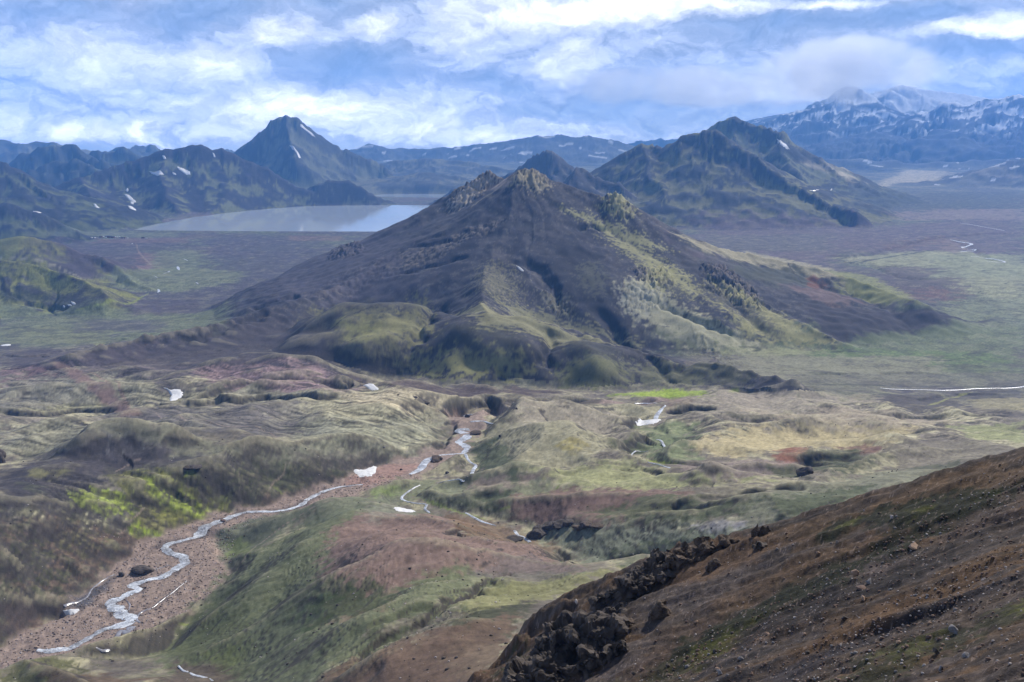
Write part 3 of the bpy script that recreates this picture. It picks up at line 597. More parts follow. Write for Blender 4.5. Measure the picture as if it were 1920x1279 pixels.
VIV = (.25, .30, .05); PINK = (.21, .145, .12); TAN = (.38, .33, .24); REDB = (.20, .085, .055); BROWN = (.115, .078, .058); GRAV = (.29, .22, .185); BLK = (.022, .021, .024)
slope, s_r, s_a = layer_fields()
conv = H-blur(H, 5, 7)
XH = X; YH = Y
steep_ = sstep(.28, .55, blur(slope, 1, 1))
def sn(sc, o, seed, g):
    """noise that keeps its grain on steep faces: blend of a plan and an upright projection"""
    return fbm(X/sc, Y/sc, o, seed, g)*(1-steep_)+fbm((X+.3*Y)/sc+17, H*1.6/sc, o, seed+60, g)*steep_
nA = fbm(X/300, Y/300, 4, 401); nB = fbm(X/55, Y/55, 5, 402, .6); nC = sn(12, 4, 403, .6); nD = sn(3.2, 3, 404, .6)
all_ = (slice(0, NR), slice(0, NA))
# plain
C[:] = (.085, .078, .092)
lerp(all_, (.125, .145, .095), sstep(-.12, .2, nA+nB*.6))
lerp(all_, (.05, .045, .052), sstep(.15, .45, nB-nC*.3)*.55)
lerp(all_, (.20, .20, .13), sstep(.1, .5, nC*.8-nB*.5)*.35)
lerp(all_, (.13, .10, .10), sstep(.1, .35, fbm(X/420+3, Y/420, 4, 405))*.6)
far = sstep(5500, 8500, RG); lerp(all_, (.10, .11, .10), far*.7); lerp(all_, (.20, .20, .14), far*sstep(.05, .3, nA))
# higher near ground
hi = sstep(18, 60, Hbase)*(1-sstep(1300, 1900, RG))
lerp(all_, (.19, .165, .13), hi)
lerp(all_, (.34, .31, .20), hi*sstep(-.15, .25, nB+nC*.5))
lerp(all_, (.10, .085, .075), hi*sstep(.05, .35, fbm(X/90+9, Y/90, 5, 406, .6))*.75)
lerp(all_, DGREEN, hi*sstep(.30, .62, slope+nC*.1)*.65)
# mountains
for mid, a_, b_, thr in [(9, (.055,.055,.06), (.09,.09,.085), .1), (10, (.09,.09,.09), (.13,.13,.11), 0), (11, (.075,.08,.08), (.15,.15,.11), 0), (12, (.045,.05,.05), (.10,.11,.07), .12), (13, (.06,.062,.06), (.13,.135,.09), -.05),
                         (14, (.055,.05,.05), (.10,.09,.07), .1), (15, (.055,.048,.05), (.12,.11,.08), .1), (16, (.05,.05,.05), (.14,.145,.075), -.02), (17, (.042,.042,.047), (.145,.14,.065), 0.0), (18, (.042,.038,.045), (.13,.135,.065), .17),
                         (19, (.04,.038,.045), (.10,.10,.07), .25), (20, (.035,.035,.04), (.09,.10,.05), .05), (21, (.06,.055,.055), (.17,.175,.06), -.02)]:
    m_ = (MID == mid)
    if not m_.any(): continue
    f_ = sstep(thr-.12, thr+.2, fbm(X/(160 if mid > 12 else 400), Y/(160 if mid > 12 else 400), 5, 410+mid, .62)*.75+np.clip(-conv/9, -.2, .2)+STREAK*.75-.0)
    base_ = np.asarray(a_, np.float32)*(1-f_[..., None])+np.asarray(b_, np.float32)*f_[..., None]
    C[m_] = base_[m_]
mM = (MID == M)
rock = sstep(.05, .35, rid(X/28, Y/28, 4, 430)*.6+slope*.5-.35+nC*.2)
C[mM] = SAND
lerp(all_, (.085, .078, .08), mM*sstep(.0, .35, STREAK)*.5)
lerp(all_, (.10, .088, .09), mM*sstep(-.05, .3, nC*.5+nB*.8)*.35)
lerp(all_, (.16, .15, .12), mM*sstep(.2, .4, nD*.6+nC*.7)*.3)
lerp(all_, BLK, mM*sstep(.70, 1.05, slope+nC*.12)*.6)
ckn = fbm(X/9, Y/9, 4, 431, .65)
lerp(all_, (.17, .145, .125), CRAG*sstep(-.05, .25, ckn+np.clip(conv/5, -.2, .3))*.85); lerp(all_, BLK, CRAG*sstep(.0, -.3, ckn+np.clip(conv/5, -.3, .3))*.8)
# snow fields of the far glacier mountains: streaks that follow the rills, more of them higher up
m9 = (MID == 9)
sn = fbm(X/520+fbm(X/900, Y/900, 3, 441)*1.5, Y/230, 5, 440, .6)
snow = sstep(-.02, .05, sn+(H-820)/1200+np.clip(-conv/40, -.12, .2))*sstep(330, 520, H)
lerp(all_, (.80, .82, .84), m9*snow)
lerp(all_, (.82, .84, .86), m9*sstep(16600, 17200, RG)*sstep(1530, 1660, AZ[None, :]*0+np.degrees(AZ)[None, :]*32.6+960)*0.0)
ice = m9*(RG > 16200)*(AZ[None, :] > math.atan((1640-960)/F)); lerp(all_, (.84, .84, .84), ice*sstep(700, 900, H+nA*120))
lerp(all_, (.7, .72, .74), (MID == 10)*sstep(.47, .5, fbm(X/300, Y/150, 4, 442))*.8)
exec_paint = True
# --- left plain
paint(box(0,570,420,628), (.155,.175,.10), 10, .85); paint(box(0,612,200,645), (.17,.18,.10), 8, .8)
paint(box(400,440,760,560), (.082,.074,.094), 20, .8); paint(box(90,450,330,520), (.085,.07,.085), 14, .8)
paint([(258,505),(262,475),(300,474),(332,482),(330,497),(290,506)], (.19,.13,.125), 4, .8, .8); paint(box(540,442,640,452), (.17,.12,.11), 4, .7); paint(box(180,446,350,455), (.15,.105,.105), 4, .8)
paint(box(285,470,380,510), (.145,.165,.10), 5, .8); paint([(200,520),(330,500),(460,510),(440,530),(330,548),(240,545)], (.16,.18,.105), 5, .85); paint(box(100,436,330,444), (.15,.17,.11), 3, .7)
paint(box(240,560,380,585), (.085,.072,.09), 8, .75); paint(box(150,600,300,622), (.08,.07,.09), 8, .7)
paint(ell(70,520,60,26,20), (.19,.195,.055), 10, .9, .7, mid=21); paint(ell(60,458,50,10), (.18,.175,.07), 8, .8, .7, mid=21); paint(ell(185,545,40,12,25), (.17,.17,.07), 8, .8, mid=21); paint(ell(60,560,60,14,5), (.04,.045,.03), 10, .8, mid=21)
streak([(0,484),(50,485),(110,500),(160,525)], 3, (.3,.28,.2), .7); streak([(140,583),(220,566),(280,548)], 3, VIV, .5)
# --- right plain
paint(box(1310,405,1920,478), (.125,.092,.108), 16, .8, .5); paint(box(1680,392,1920,412), (.22,.17,.16), 8, .8); paint(box(1300,440,1560,470), (.11,.115,.10), 10, .5); paint(box(1600,360,1920,392), (.06,.07,.07), 14, .8)
paint([(1560,318),(1700,318),(1780,322),(1760,338),(1680,342),(1590,336),(1520,310)], (.46,.40,.27), 5, .95, .5); paint(box(1760,318,1920,330), (.30,.27,.2), 4, .7)  # sunlit yellow band put into the colour of the plain
paint([(1570,485),(1700,472),(1800,470),(1880,480),(1930,500),(1930,600),(1840,560),(1720,515),(1640,500)], (.28,.285,.165), 8, .95, .5)
paint(box(1700,560,1930,640), (.175,.195,.12), 14, .85, .5); paint(box(1450,610,1930,700), (.14,.165,.09), 14, .9, .5)
paint([(1450,655),(1560,648),(1700,655),(1860,662),(1900,680),(1700,688),(1560,672)], (.12,.165,.07), 6, .9, .6)
paint([(1300,600),(1420,640),(1560,650),(1440,680),(1330,660),(1230,630)], (.235,.24,.13), 12, .9, .5)
paint(box(1340,668,1760,712), (.22,.21,.145), 10, .85, .6); paint(box(1500,700,1930,724), (.16,.155,.115), 6, .7)
paint([(1500,560),(1620,580),(1740,578),(1866,598),(1760,612),(1640,622),(1560,650),(1530,610)], (.046,.041,.052), 5, .97, .35)
paint(box(1640,500,1800,560), (.10,.075,.085), 8, .8); paint(ell(1750,552,40,12), (.14,.08,.075), 8, .7, 1); paint(box(1590,480,1640,490), (.28,.27,.17), 3, .9)
paint(ell(1790,460,30,14), (.2,.15,.135), 5, .8); paint(ell(1720,455,60,8,-8), (.14,.09,.085), 5, .7, 1); streak([(1545,490),(1600,492),(1680,480),(1740,470)], 5, (.05,.055,.05), .7)
paint(box(1750,478,1930,520), (.25,.27,.16), 8, .8)
# --- central mountain
YM = (.33,.31,.14)
paint([(955,345),(965,328),(985,320),(1010,322),(1030,345),(1010,360),(985,350)], (.36,.31,.19), 3, .75, 1.3, 6); paint([(840,380),(870,352),(905,328),(935,333),(915,350),(880,380),(850,392)], (.38,.33,.26), 3, .75, 1.3, 7)
paint([(945,335),(960,338),(940,355),(915,350)], (.36,.29,.24), 3, .8); streak([(940,350),(905,372),(880,392)], 3, (.3,.27,.2), .6)
paint(ell(1160,385,28,20,40), YM, 5, .8, 1.0, 8); paint([(1060,395),(1110,405),(1200,440),(1260,470),(1200,462),(1120,425)], YM, 4, .85, 1.1, 6, st=(-42,4)); paint([(1130,440),(1180,450),(1240,490),(1300,520),(1250,510),(1180,480)], YM, 5, .8, 1.1, 7, st=(-42,4))
paint([(1250,432),(1320,455),(1400,472),(1480,487),(1560,504),(1650,545),(1560,520),(1440,498),(1320,470)], (.36,.32,.2), 4, .9, .7, 10, st=(-20,4))
paint([(1540,505),(1620,515),(1700,550),(1720,563),(1640,568),(1580,548)], (.22,.225,.085), 5, .95, .6); paint([(1380,490),(1500,500),(1540,540),(1440,535),(1370,510)], (.075,.08,.06), 7, .8); paint(ell(1530,530,16,10,40), REDB, 4, .8); paint([(1470,535),(1560,545),(1620,570),(1560,575)], (.17,.12,.115), 5, .8)
paint([(1170,530),(1210,520),(1260,560),(1330,610),(1420,650),(1330,655),(1240,620),(1190,590)], (.36,.34,.22), 7, .97, .8, 14); paint(ell(1195,560,35,30), (.34,.33,.25), 6, .85, .9, 9)
paint([(1210,495),(1270,505),(1320,545),(1300,560),(1230,540)], YM, 6, .85, 1.0, 9); paint([(1330,520),(1400,550),(1480,600),(1570,640),(1500,648),(1400,625),(1340,570)], (.30,.28,.13), 6, .95, .8, 12)
paint(ell(1300,500,45,14,25), (.06,.055,.06), 5, .9, 1, 8); paint(ell(1360,560,60,14,32), (.065,.06,.062), 5, .8, 1, 8); paint(ell(1270,545,30,10,35), (.07,.065,.065), 5, .8, 1, 8); paint(ell(1420,600,50,12,30), (.075,.07,.066), 5, .6, 1, 8)
paint([(1040,450),(1120,470),(1150,560),(1180,620),(1280,670),(1200,660),(1100,600),(1040,520)], (.036,.034,.042), 8, .9, .4); paint(ell(1110,520,22,30,-20), (.10,.10,.07), 6, .7, .9, 8); paint([(1020,545),(1060,560),(1070,590),(1030,580)], (.2,.19,.13), 4, .7, 1, 5)
paint(ell(690,612,115,34,6), OLIVE, 10, .95, .8, 12); paint(ell(650,625,70,22,6), (.26,.25,.10), 8, .85, 1, 9); paint(ell(780,590,22,34,15), (.17,.165,.075), 7, .7, 1, 8)
paint([(580,580),(700,560),(780,575),(700,600),(600,600)], (.07,.068,.058), 8, .6, .8)
paint([(760,670),(860,655),(960,660),(1000,690),(960,708),(850,705),(770,695)], (.25,.24,.10), 8, .95, .8, 10); paint([(830,620),(900,605),(980,625),(960,650),(860,650)], (.065,.065,.055), 9, .8, .7)
paint([(860,588),(930,585),(1010,600),(1100,630),(1200,655),(1090,645),(980,618),(900,612)], (.25,.235,.125), 5, .85, 1.1, 6, st=(-10,3)); paint([(930,560),(1010,585),(1110,610),(1200,640),(1100,625),(1000,600)], (.23,.22,.12), 5, .8, 1.2, 6, st=(-30,4)); paint(ell(935,530,34,26,40), YM, 6, .3, 1.6, 5)
paint([(1050,690),(1090,665),(1160,680),(1180,720),(1120,730),(1050,725)], (.165,.17,.075), 7, .9, .8, 9); paint(ell(1110,655,55,14,8), (.06,.06,.055), 7, .8); paint([(1170,680),(1240,675),(1330,690),(1300,725),(1210,725)], (.165,.165,.085), 7, .7, 1.1, 8); paint(ell(1350,700,60,18,12), (.12,.12,.065), 6, .6, 1.2, 6)
paint([(580,690),(680,705),(800,718),(960,720),(1060,735),(900,740),(740,730),(640,722)], (.08,.058,.06), 6, .9, .5); paint([(380,640),(500,600),(600,640),(620,690),(480,690)], (.07,.062,.068), 14, .8)
for t_ in [((1050,736),(1060,728),(1330,745)), ]: pass
paint([(1145,742),(1200,735),(1260,728),(1320,733),(1330,744),(1240,748)], (.29,.38,.045), 4, .95, .6, 6); paint(ell(1375,733,10,4), VIV, 2, .8)
# --- left middle distance
paint(box(0,648,620,708), (.082,.066,.072), 12, .85, .4); paint([(370,690),(480,670),(600,690),(690,722),(620,745),(500,730),(400,715)], (.215,.15,.148), 7, .95, .5)
paint([(0,692),(90,690),(110,705),(60,722),(0,728)], (.20,.13,.125), 5, .9); paint(box(0,705,200,770), (0.178,0.168,0.128), 12, .85, .6); paint([(170,700),(260,705),(330,730),(400,755),(260,758),(200,740)], (0.218,0.205,0.141), 8, .9, .5)
paint([(260,705),(330,715),(345,745),(300,735)], (.075,.062,.064), 6, .85, .3); paint([(400,738),(470,720),(600,728),(640,745),(540,752),(420,752)], (0.237,0.223,0.161), 6, .85, .6)
streak([(100,680),(140,698),(190,735),(225,765),(240,778)], 15, (.20,.14,.122), 1, .3); streak([(140,690),(200,715),(260,775)], 3, (.22,.15,.12), .8)
paint([(30,770),(120,757),(210,755),(200,768),(80,775)], (0.264,0.248,0.134), 5, .7, .9)
paint(box(200,762,640,812), (.10,.092,.092), 10, .7, .6); paint(box(0,790,300,850), (0.198,0.192,0.134), 12, .75, .8); paint([(560,745),(700,745),(820,760),(830,800),(700,800),(600,780)], (0.336,0.310,0.202), 12, .9, .5)
paint([(640,735),(760,727),(960,742),(1100,752),(960,762),(840,758),(760,775),(660,760)], (0.396,0.341,0.228), 8, .95, .4)
paint([(130,850),(200,812),(300,830),(420,850),(420,870),(200,880),(60,875)], (.078,.072,.075), 10, .95, .5); paint(ell(210,845,30,5), (0.330,0.310,0.296), 5, .4, 1.2, 4); streak([(260,835),(330,850),(400,860)], 12, (0.171,0.155,0.141), .6)
paint([(300,800),(450,830),(640,850),(650,880),(450,870),(330,870)], (0.204,0.199,0.134), 12, .85, .7); paint(box(560,790,820,850), (0.224,0.223,0.155), 14, .7, .6); paint([(560,850),(700,850),(760,868),(660,890),(560,875)], (.10,.085,.075), 8, .7)
paint([(0,880),(110,870),(240,880),(200,930),(320,960),(240,970),(0,960)], (.055,.05,.054), 12, .95, .4)
paint([(200,880),(330,875),(480,875),(650,880),(680,890),(560,930),(440,965),(370,990),(300,940)], (.072,.078,.04), 10, .95, .5)
paint([(480,925),(640,890),(690,895),(600,930),(470,962)], (.125,.085,.065), 7, .8, .6)
for l_ in ([(240,882),(290,900),(330,925),(350,945)], [(280,885),(320,905),(345,930)], [(330,880),(370,905),(400,935),(425,945)], [(130,928),(165,935)], [(185,925),(230,930),(240,945)]): streak(l_, 7, (0.330,0.360,0.067), .85, .9)
for l_ in ([(250,888),(300,915),(340,945)], [(345,890),(370,905),(385,912)], [(128,925),(168,937)], [(190,920),(220,925),(238,938)], [(215,950),(230,960)], [(512,912),(532,930)]): streak(l_, 4.5, VIV, .95, .8)
paint([(240,985),(262,975),(305,1005),(250,1006)], (.32,.42,.03), 3, .98, .5); paint([(250,970),(330,950),(390,980),(330,1000)], (0.171,0.161,0.060), 7, .85, .8); paint([(50,882),(120,880),(110,898),(60,896)], (0.185,0.174,0.081), 5, .8); paint([(40,905),(80,912),(80,925),(45,920)], (.15,.19,.06), 5, .7)
paint([(0,985),(120,975),(280,1000),(300,1010),(210,1065),(110,1120),(0,1100)], (.12,.083,.06), 10, .95, .6); paint([(0,1010),(60,1000),(130,1060),(90,1110),(0,1095)], (.05,.055,.028), 12, .85, .8); paint([(60,1000),(180,990),(220,1030),(120,1040)], (.085,.085,.04), 9, .7, .9)
paint([(0,1130),(100,1130),(110,1150),(40,1190),(0,1195)], (.115,.072,.055), 6, .9); paint([(0,1195),(70,1215),(150,1260),(140,1300),(0,1300)], (.10,.10,.04), 10, .9, .8); paint([(60,1240),(200,1265),(330,1290),(120,1300)], (.13,.088,.06), 8, .8)
paint([(200,885),(280,880),(360,900),(440,950),(380,985),(330,1000),(290,960),(230,920)], (.17,.17,.045), 7, .8, .7, 7, st=(-35,5)); paint([(255,890),(300,893),(350,930),(400,960),(380,975),(330,955),(280,920)], VIV, 4, .9, .9, 5, st=(-35,6)); paint([(120,925),(180,915),(250,940),(250,965),(190,960),(140,945)], VIV, 4, .8, 1, 5, st=(-35,4)); paint([(330,880),(370,890),(430,935),(400,935)], VIV, 3, .8, .9, 5, st=(-35,6))
paint([(60,855),(200,830),(330,850),(440,868),(330,880),(160,885),(40,880)], (.06,.053,.058), 8, .8, .7); paint([(0,905),(100,895),(200,900),(150,925),(60,960),(0,970)], (.05,.044,.046), 8, .8, .7); paint([(330,905),(480,885),(640,888),(600,915),(480,945),(400,950)], (.055,.056,.032), 8, .75, .8)
for k_, (px_, a_, b_, sc, amp) in enumerate(GRAIN):
    th = grain_dir(a_, b_); pts = [hit(u, v) for u, v in px_]; w_ = win(pts, 20); sd_ = poly_sd(X[w_], Y[w_], pts); g1, g2 = grain_coords(w_, th)
    wob_ = fbm(X[w_]/40, Y[w_]/40, 2, 605+k_)*8; gn = fbm(g1/(sc*6), (g2+wob_)/(sc*.8), 5, 620+k_, .65); m_ = sstep(-6, 12, sd_)
    C[w_] *= (1+m_*np.clip(gn*1.5, -.5, .6))[..., None]; lerp(w_, (.045,.04,.036), m_*sstep(.28, .42, gn)*.0+m_*sstep(-.26, -.42, gn)*.6)
paint([(92,681),(112,678),(162,700),(215,735),(266,776),(226,782),(200,757),(165,724),(130,700)], (.20,.14,.12), 2.5, .95, .25)
# --- gravel floor
gv = sstep(4, -3, VALM+fbm(X/16, Y/16, 4, 451)*7)*(RG < 1300)
lerp(all_, GRAV, gv*.96); lerp(all_, (.19,.145,.12), gv*sstep(0, .4, nC+nD*.7)*.7); lerp(all_, (.40,.30,.24), gv*sstep(.1, .5, nD)*.4)
paint([(125,1130),(170,1105),(215,1080),(180,1125),(150,1142)], (.085,.082,.092), 4, .95, .3)
paint([(640,905),(720,870),(790,870),(740,900),(680,912)], (.32,.20,.165), 5, .8, .3)
RV = [(70,1219,9),(110,1220,18),(143,1210,14),(187,1184,12),(228,1172,18),(247,1163,22),(232,1153,24),(215,1140,24),(208,1130,20),(232,1119,15),(260,1106,16),(248,1098,16),(277,1087,14),(307,1080,14),(330,1066,17),(349,1053,17),
      (333,1041,17),(311,1032,14),(314,1021,14),(352,1011,10),(377,1000,20),(388,986,18),(433,970,13),(460,961,10),(520,958,9),(563,948,9),(587,931,13),(633,914,8),(680,909,5)]
streak([(u, v) for u, v, w in RV], 15, (.12,.095,.085), .85, .8); streak([(262,1168),(255,1160),(265,1148),(285,1140),(315,1117),(350,1090)], 5, (.13,.105,.1), .8, .8); streak([(247,1175),(238,1186),(222,1192),(205,1205),(180,1214)], 12, (.12,.1,.095), .8, .7)
paint([(250,655),(420,604),(560,592),(640,610),(650,690),(520,690),(330,682)], (.066,.057,.063), 14, .85, .6)
# --- right of the river: flat terrace and the green and pink spur
paint([(400,1005),(480,970),(560,955),(600,945),(540,990),(470,1040),(430,1070)], (.115,.125,.085), 5, .95, .4); paint([(420,1020),(470,1010),(465,1040),(430,1045)], (.16,.19,.07), 4, .7, .9)
paint([(420,1080),(560,990),(700,950),(800,960),(860,1000),(1000,1015),(1100,1075),(980,1100),(880,1140),(760,1170),(660,1240),(560,1300),(380,1300),(280,1220)], (.125,.14,.075), 14, .9, .7)
paint([(620,990),(740,962),(860,975),(880,1005),(1000,1018),(1090,1070),(1000,1072),(860,1060),(740,1105),(640,1130),(600,1090)], (.215,.145,.12), 10, .95, .6)
paint([(500,1110),(620,1080),(700,1090),(640,1130),(520,1150)], (.105,.115,.06), 9, .75, .8); paint([(610,1130),(740,1105),(720,1135),(600,1170)], (.2,.13,.105), 8, .6, .8)
paint([(560,1130),(700,1100),(760,1110),(640,1160),(560,1190)], (.05,.07,.028), 9, .8, .7)
paint([(290,1215),(350,1160),(420,1120),(470,1170),(470,1260),(400,1290)], (.085,.095,.045), 9, .85, .6); streak([(335,1168),(355,1170)], 2, VIV, .6); paint([(380,1230),(450,1210),(440,1260)], (.12,.14,.05), 6, .5, 1)
paint([(600,940),(740,905),(760,930),(680,955),(560,990)], (.15,.165,.10), 9, .8, .6); paint([(690,925),(745,910),(750,925),(700,932)], (.2,.27,.07), 4, .6, .9)
paint([(840,1120),(960,1085),(1100,1075),(1180,1065),(1080,1110),(980,1130),(900,1150)], (.21,.205,.095), 8, .85, .8); paint([(880,1075),(1000,1040),(1100,1068),(980,1090)], (.15,.125,.115), 7, .7, .5)
paint([(820,1190),(880,1150),(1000,1130),(960,1190),(860,1240)], (.05,.055,.03), 8, .85, .6); paint([(640,1280),(760,1210),(860,1180),(840,1250),(900,1300)], (.115,.08,.06), 10, .85, .8); paint([(600,1300),(640,1250),(760,1180),(700,1250)], (.13,.15,.08), 7, .7, .9)
streak([(640,1230),(700,1190),(800,1150),(900,1105)], 5, (.045,.04,.038), .85, .5); streak([(780,1200),(850,1170)], 6, (.2,.2,.16), .6, .6)
paint([(330,1240),(420,1250),(460,1290),(300,1300)], (.09,.065,.055), 7, .8)
paint([(560,1300),(660,1235),(780,1190),(880,1165),(960,1150),(960,1220),(920,1300)], (.135,.09,.065), 9, .85, .8)
for l_ in ([(535,870),(531,890),(512,905),(506,922)], [(278,855),(240,872),(212,887)], [(281,938),(250,972),(225,1000)], [(650,938),(560,968),(500,1010),(458,1048),(430,1085)], [(425,1088),(365,1125),(330,1158),(270,1197)], [(395,792),(470,799),(490,805),(532,824)], [(285,768),(340,782),(395,792)], [(255,455),(262,475),(290,500)]):
    streak(l_, 1.6, (.27,.21,.17), .75, .25)
for l_ in ([(560,640),(640,600),(740,570)], [(900,430),(1000,440),(1060,470)], [(1380,470),(1480,500),(1560,530)], [(1180,430),(1280,480),(1400,530)], [(1700,445),(1800,436),(1900,440)], [(1540,492),(1580,484),(1640,480)]):
    streak(l_, 2, (.035,.032,.036), .8, .7)
# --- creek and small hills in the middle
paint(box(740,900,860,935), (0.185,0.205,0.108), 10, .7, .7); paint([(680,965),(740,940),(780,965),(700,985)], (0.211,0.205,0.161), 6, .6); paint([(830,965),(900,970),(1000,1005),(1060,1020),(900,1008)], (.19,.125,.08), 5, .7, .5)
paint([(840,960),(870,975),(940,1005),(880,1005),(850,985)], (.18,.115,.07), 4, .8, .6); paint([(800,905),(900,890),(1000,895),(1060,915),(1010,945),(900,960),(820,935)], (0.198,0.205,0.128), 8, .85, .8)
paint([(890,900),(960,885),(1010,890),(960,915),(880,920)], (0.250,0.186,0.161), 6, .7, .9); paint(ell(925,935,38,16,-8), (.06,.075,.035), 6, .8, .6); streak([(940,955),(1000,930),(1050,910)], 4, (.22,.29,.06), .7, .9); streak([(790,935),(830,950),(880,965),(920,975)], 4, (.22,.28,.06), .6, .9)
paint([(940,940),(1060,912),(1200,915),(1300,925),(1240,960),(1110,985),(980,978)], (.185,.12,.10), 8, .92, .6); paint([(1100,960),(1250,925),(1400,930),(1500,925),(1440,960),(1300,975),(1180,985)], (.085,.10,.05), 10, .85, .7)
paint([(1000,1010),(1060,985),(1200,990),(1400,985),(1440,1000),(1300,1040),(1180,1062),(1080,1035)], (0.218,0.230,0.161), 8, .9, .6); paint([(1130,1040),(1260,1010),(1400,998),(1340,1030),(1180,1060)], (.075,.095,.05), 8, .8, .7); paint([(1300,985),(1380,975),(1420,985),(1340,1000)], (0.330,0.310,0.323), 5, .7, .5)
paint([(880,815),(960,790),(1100,800),(1160,840),(1100,865),(980,880),(900,865)], (0.316,0.292,0.188), 9, .9, .6); paint([(880,830),(930,820),(990,870),(960,905),(900,880)], (.085,.105,.055), 6, .85, .6); paint([(1050,830),(1085,820),(1095,845),(1060,848)], (0.330,0.273,0.081), 5, .6, .9)
paint([(930,770),(1060,760),(1150,775),(1200,790),(1140,805),(1000,795)], (0.343,0.298,0.222), 7, .85, .9); paint([(1000,870),(1180,865),(1300,880),(1440,900),(1260,915),(1050,908)], (0.297,0.298,0.148), 10, .9, .7)
paint([(1140,830),(1200,815),(1240,835),(1180,850)], (.07,.085,.04), 4, .85, .5); paint([(1200,800),(1300,795),(1300,860),(1230,870)], (.17,.21,.10), 7, .75, .8); streak([(1210,862),(1260,868),(1285,872)], 4, VIV, .9, .6); paint([(1240,745),(1290,742),(1300,760),(1250,775)], (.17,.12,.1), 4, .7)
paint([(1300,745),(1500,730),(1680,745),(1500,770),(1350,775)], (0.310,0.267,0.208), 10, .85, .9); paint([(1290,830),(1400,800),(1560,790),(1720,800),(1660,835),(1500,838),(1380,858)], (0.435,0.366,0.208), 10, .95, .7)
paint([(1400,770),(1560,760),(1700,780),(1800,790),(1700,800),(1500,790)], (0.369,0.310,0.228), 9, .8, .9); paint([(1640,740),(1760,735),(1820,760),(1740,775),(1680,765)], (.085,.075,.075), 7, .9, .5); paint([(1800,735),(1930,730),(1930,755),(1820,750)], (.07,.066,.07), 6, .8, .6); streak([(1740,760),(1790,745),(1830,735)], 4, (0.290,0.298,0.108), .7)
paint([(1820,750),(1930,745),(1930,770),(1840,768)], (0.277,0.248,0.148), 5, .8); paint([(1780,800),(1930,790),(1930,830),(1820,820)], (0.264,0.279,0.128), 7, .8, .8); paint([(1640,840),(1800,820),(1930,840),(1900,870),(1700,880)], (0.191,0.168,0.128), 9, .8, .8)
paint([(1440,868),(1460,845),(1500,838),(1520,850),(1510,868),(1470,872)], (.235,.105,.07), 4, .95, .6); paint([(1575,840),(1620,832),(1660,840),(1620,850)], (.19,.10,.08), 4, .8, .7); paint([(1510,850),(1600,840),(1660,850),(1560,890),(1520,880)], (.055,.065,.035), 6, .9, .5)
paint([(1280,870),(1400,862),(1490,868),(1500,890),(1380,900),(1290,900)], (0.250,0.199,0.175), 7, .85, .6); paint([(1440,875),(1490,870),(1510,890),(1450,892)], (.09,.10,.05), 4, .8, .6); paint([(1500,910),(1640,885),(1800,875),(1850,890),(1700,925),(1560,960),(1440,985),(1380,975)], (0.185,0.186,0.128), 10, .85, .7)
paint([(1440,950),(1560,915),(1640,905),(1600,945),(1480,985)], (.065,.08,.04), 7, .8, .7); paint([(1660,880),(1800,862),(1880,870),(1800,892)], (.075,.085,.05), 6, .7, .7)
paint([(820,772),(850,755),(930,745),(940,757),(880,770),(850,780)], (.12,.075,.055), 4, .9, .5); paint([(930,747),(1060,745),(1150,745),(1080,758),(940,760)], (.07,.06,.048), 4, .85, .5)
# steep cuts show bare dark soil; hollows darker, crests paler
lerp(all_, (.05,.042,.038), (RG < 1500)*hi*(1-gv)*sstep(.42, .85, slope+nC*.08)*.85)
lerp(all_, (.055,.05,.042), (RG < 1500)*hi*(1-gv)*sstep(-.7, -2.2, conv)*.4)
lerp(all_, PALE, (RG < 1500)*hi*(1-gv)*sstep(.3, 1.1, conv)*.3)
# fine mottling of every cover
plain_ = (MID == 0)*(1-hi)
ln_ = sstep(.90, .97, rid(X/260+fbm(X/120, Y/120, 3, 471)*.6, Y/260, 2, 470))*plain_; lerp(all_, (.035,.038,.03), ln_*.7)
pb = fbm(X/38, Y/38, 4, 472, .65); lerp(all_, (.06,.052,.062), plain_*sstep(.12, .3, pb+nA*.25)*.4); lerp(all_, (.24,.235,.16), plain_*sstep(-.16, -.38, pb+nA*.25)*.3)
C *= (1+(.42-.24*mM)*nD*(RG < 2600)+(.30-.1*mM)*nC+.22*STREAK*(MID > 0)+.3*nB*plain_)[..., None]
np.clip(C, .012, .9, out=C)
print('paint', round(time.time()-T0, 1))
# ------------------------------------------------------------------ turn the relief into meshes
def fast_mesh(name, co, quads, smooth=True):
    me = bpy.data.meshes.new(name)
    me.vertices.add(len(co)); me.vertices.foreach_set('co', np.ascontiguousarray(co, dtype=np.float32).ravel())
    nf = len(quads); k = quads.shape[1]
    me.loops.add(nf*k); me.loops.foreach_set('vertex_index', np.ascontiguousarray(quads, dtype=np.int32).ravel())
    me.polygons.add(nf); me.polygons.foreach_set('loop_start', np.arange(0, nf*k, k, dtype=np.int32))
    try: me.polygons.foreach_set('loop_total', np.full(nf, k, dtype=np.int32))
    except Exception: pass
    if smooth: me.polygons.foreach_set('use_smooth', np.ones(nf, dtype=bool))
    me.update(calc_edges=True)
    return me
def add_attr(me, name, arr):
    if arr.ndim == 2:
        at = me.attributes.new(name, 'FLOAT_COLOR', 'POINT')
        full = np.ones((len(arr), 4), np.float32); full[:, :3] = arr; at.data.foreach_set('color', full.ravel())
    else:
        at = me.attributes.new(name, 'FLOAT', 'POINT'); at.data.foreach_set('value', arr.astype(np.float32))
def link(o, parent=None):
    SC.collection.objects.link(o)
    if parent is not None: o.parent = parent
    return o
def tag(o, label=None, cat=None, group=None, kind=None):
    if label: o['label'] = label
    if cat: o['category'] = cat
    if group: o['group'] = group
    if kind: o['kind'] = kind
    return o
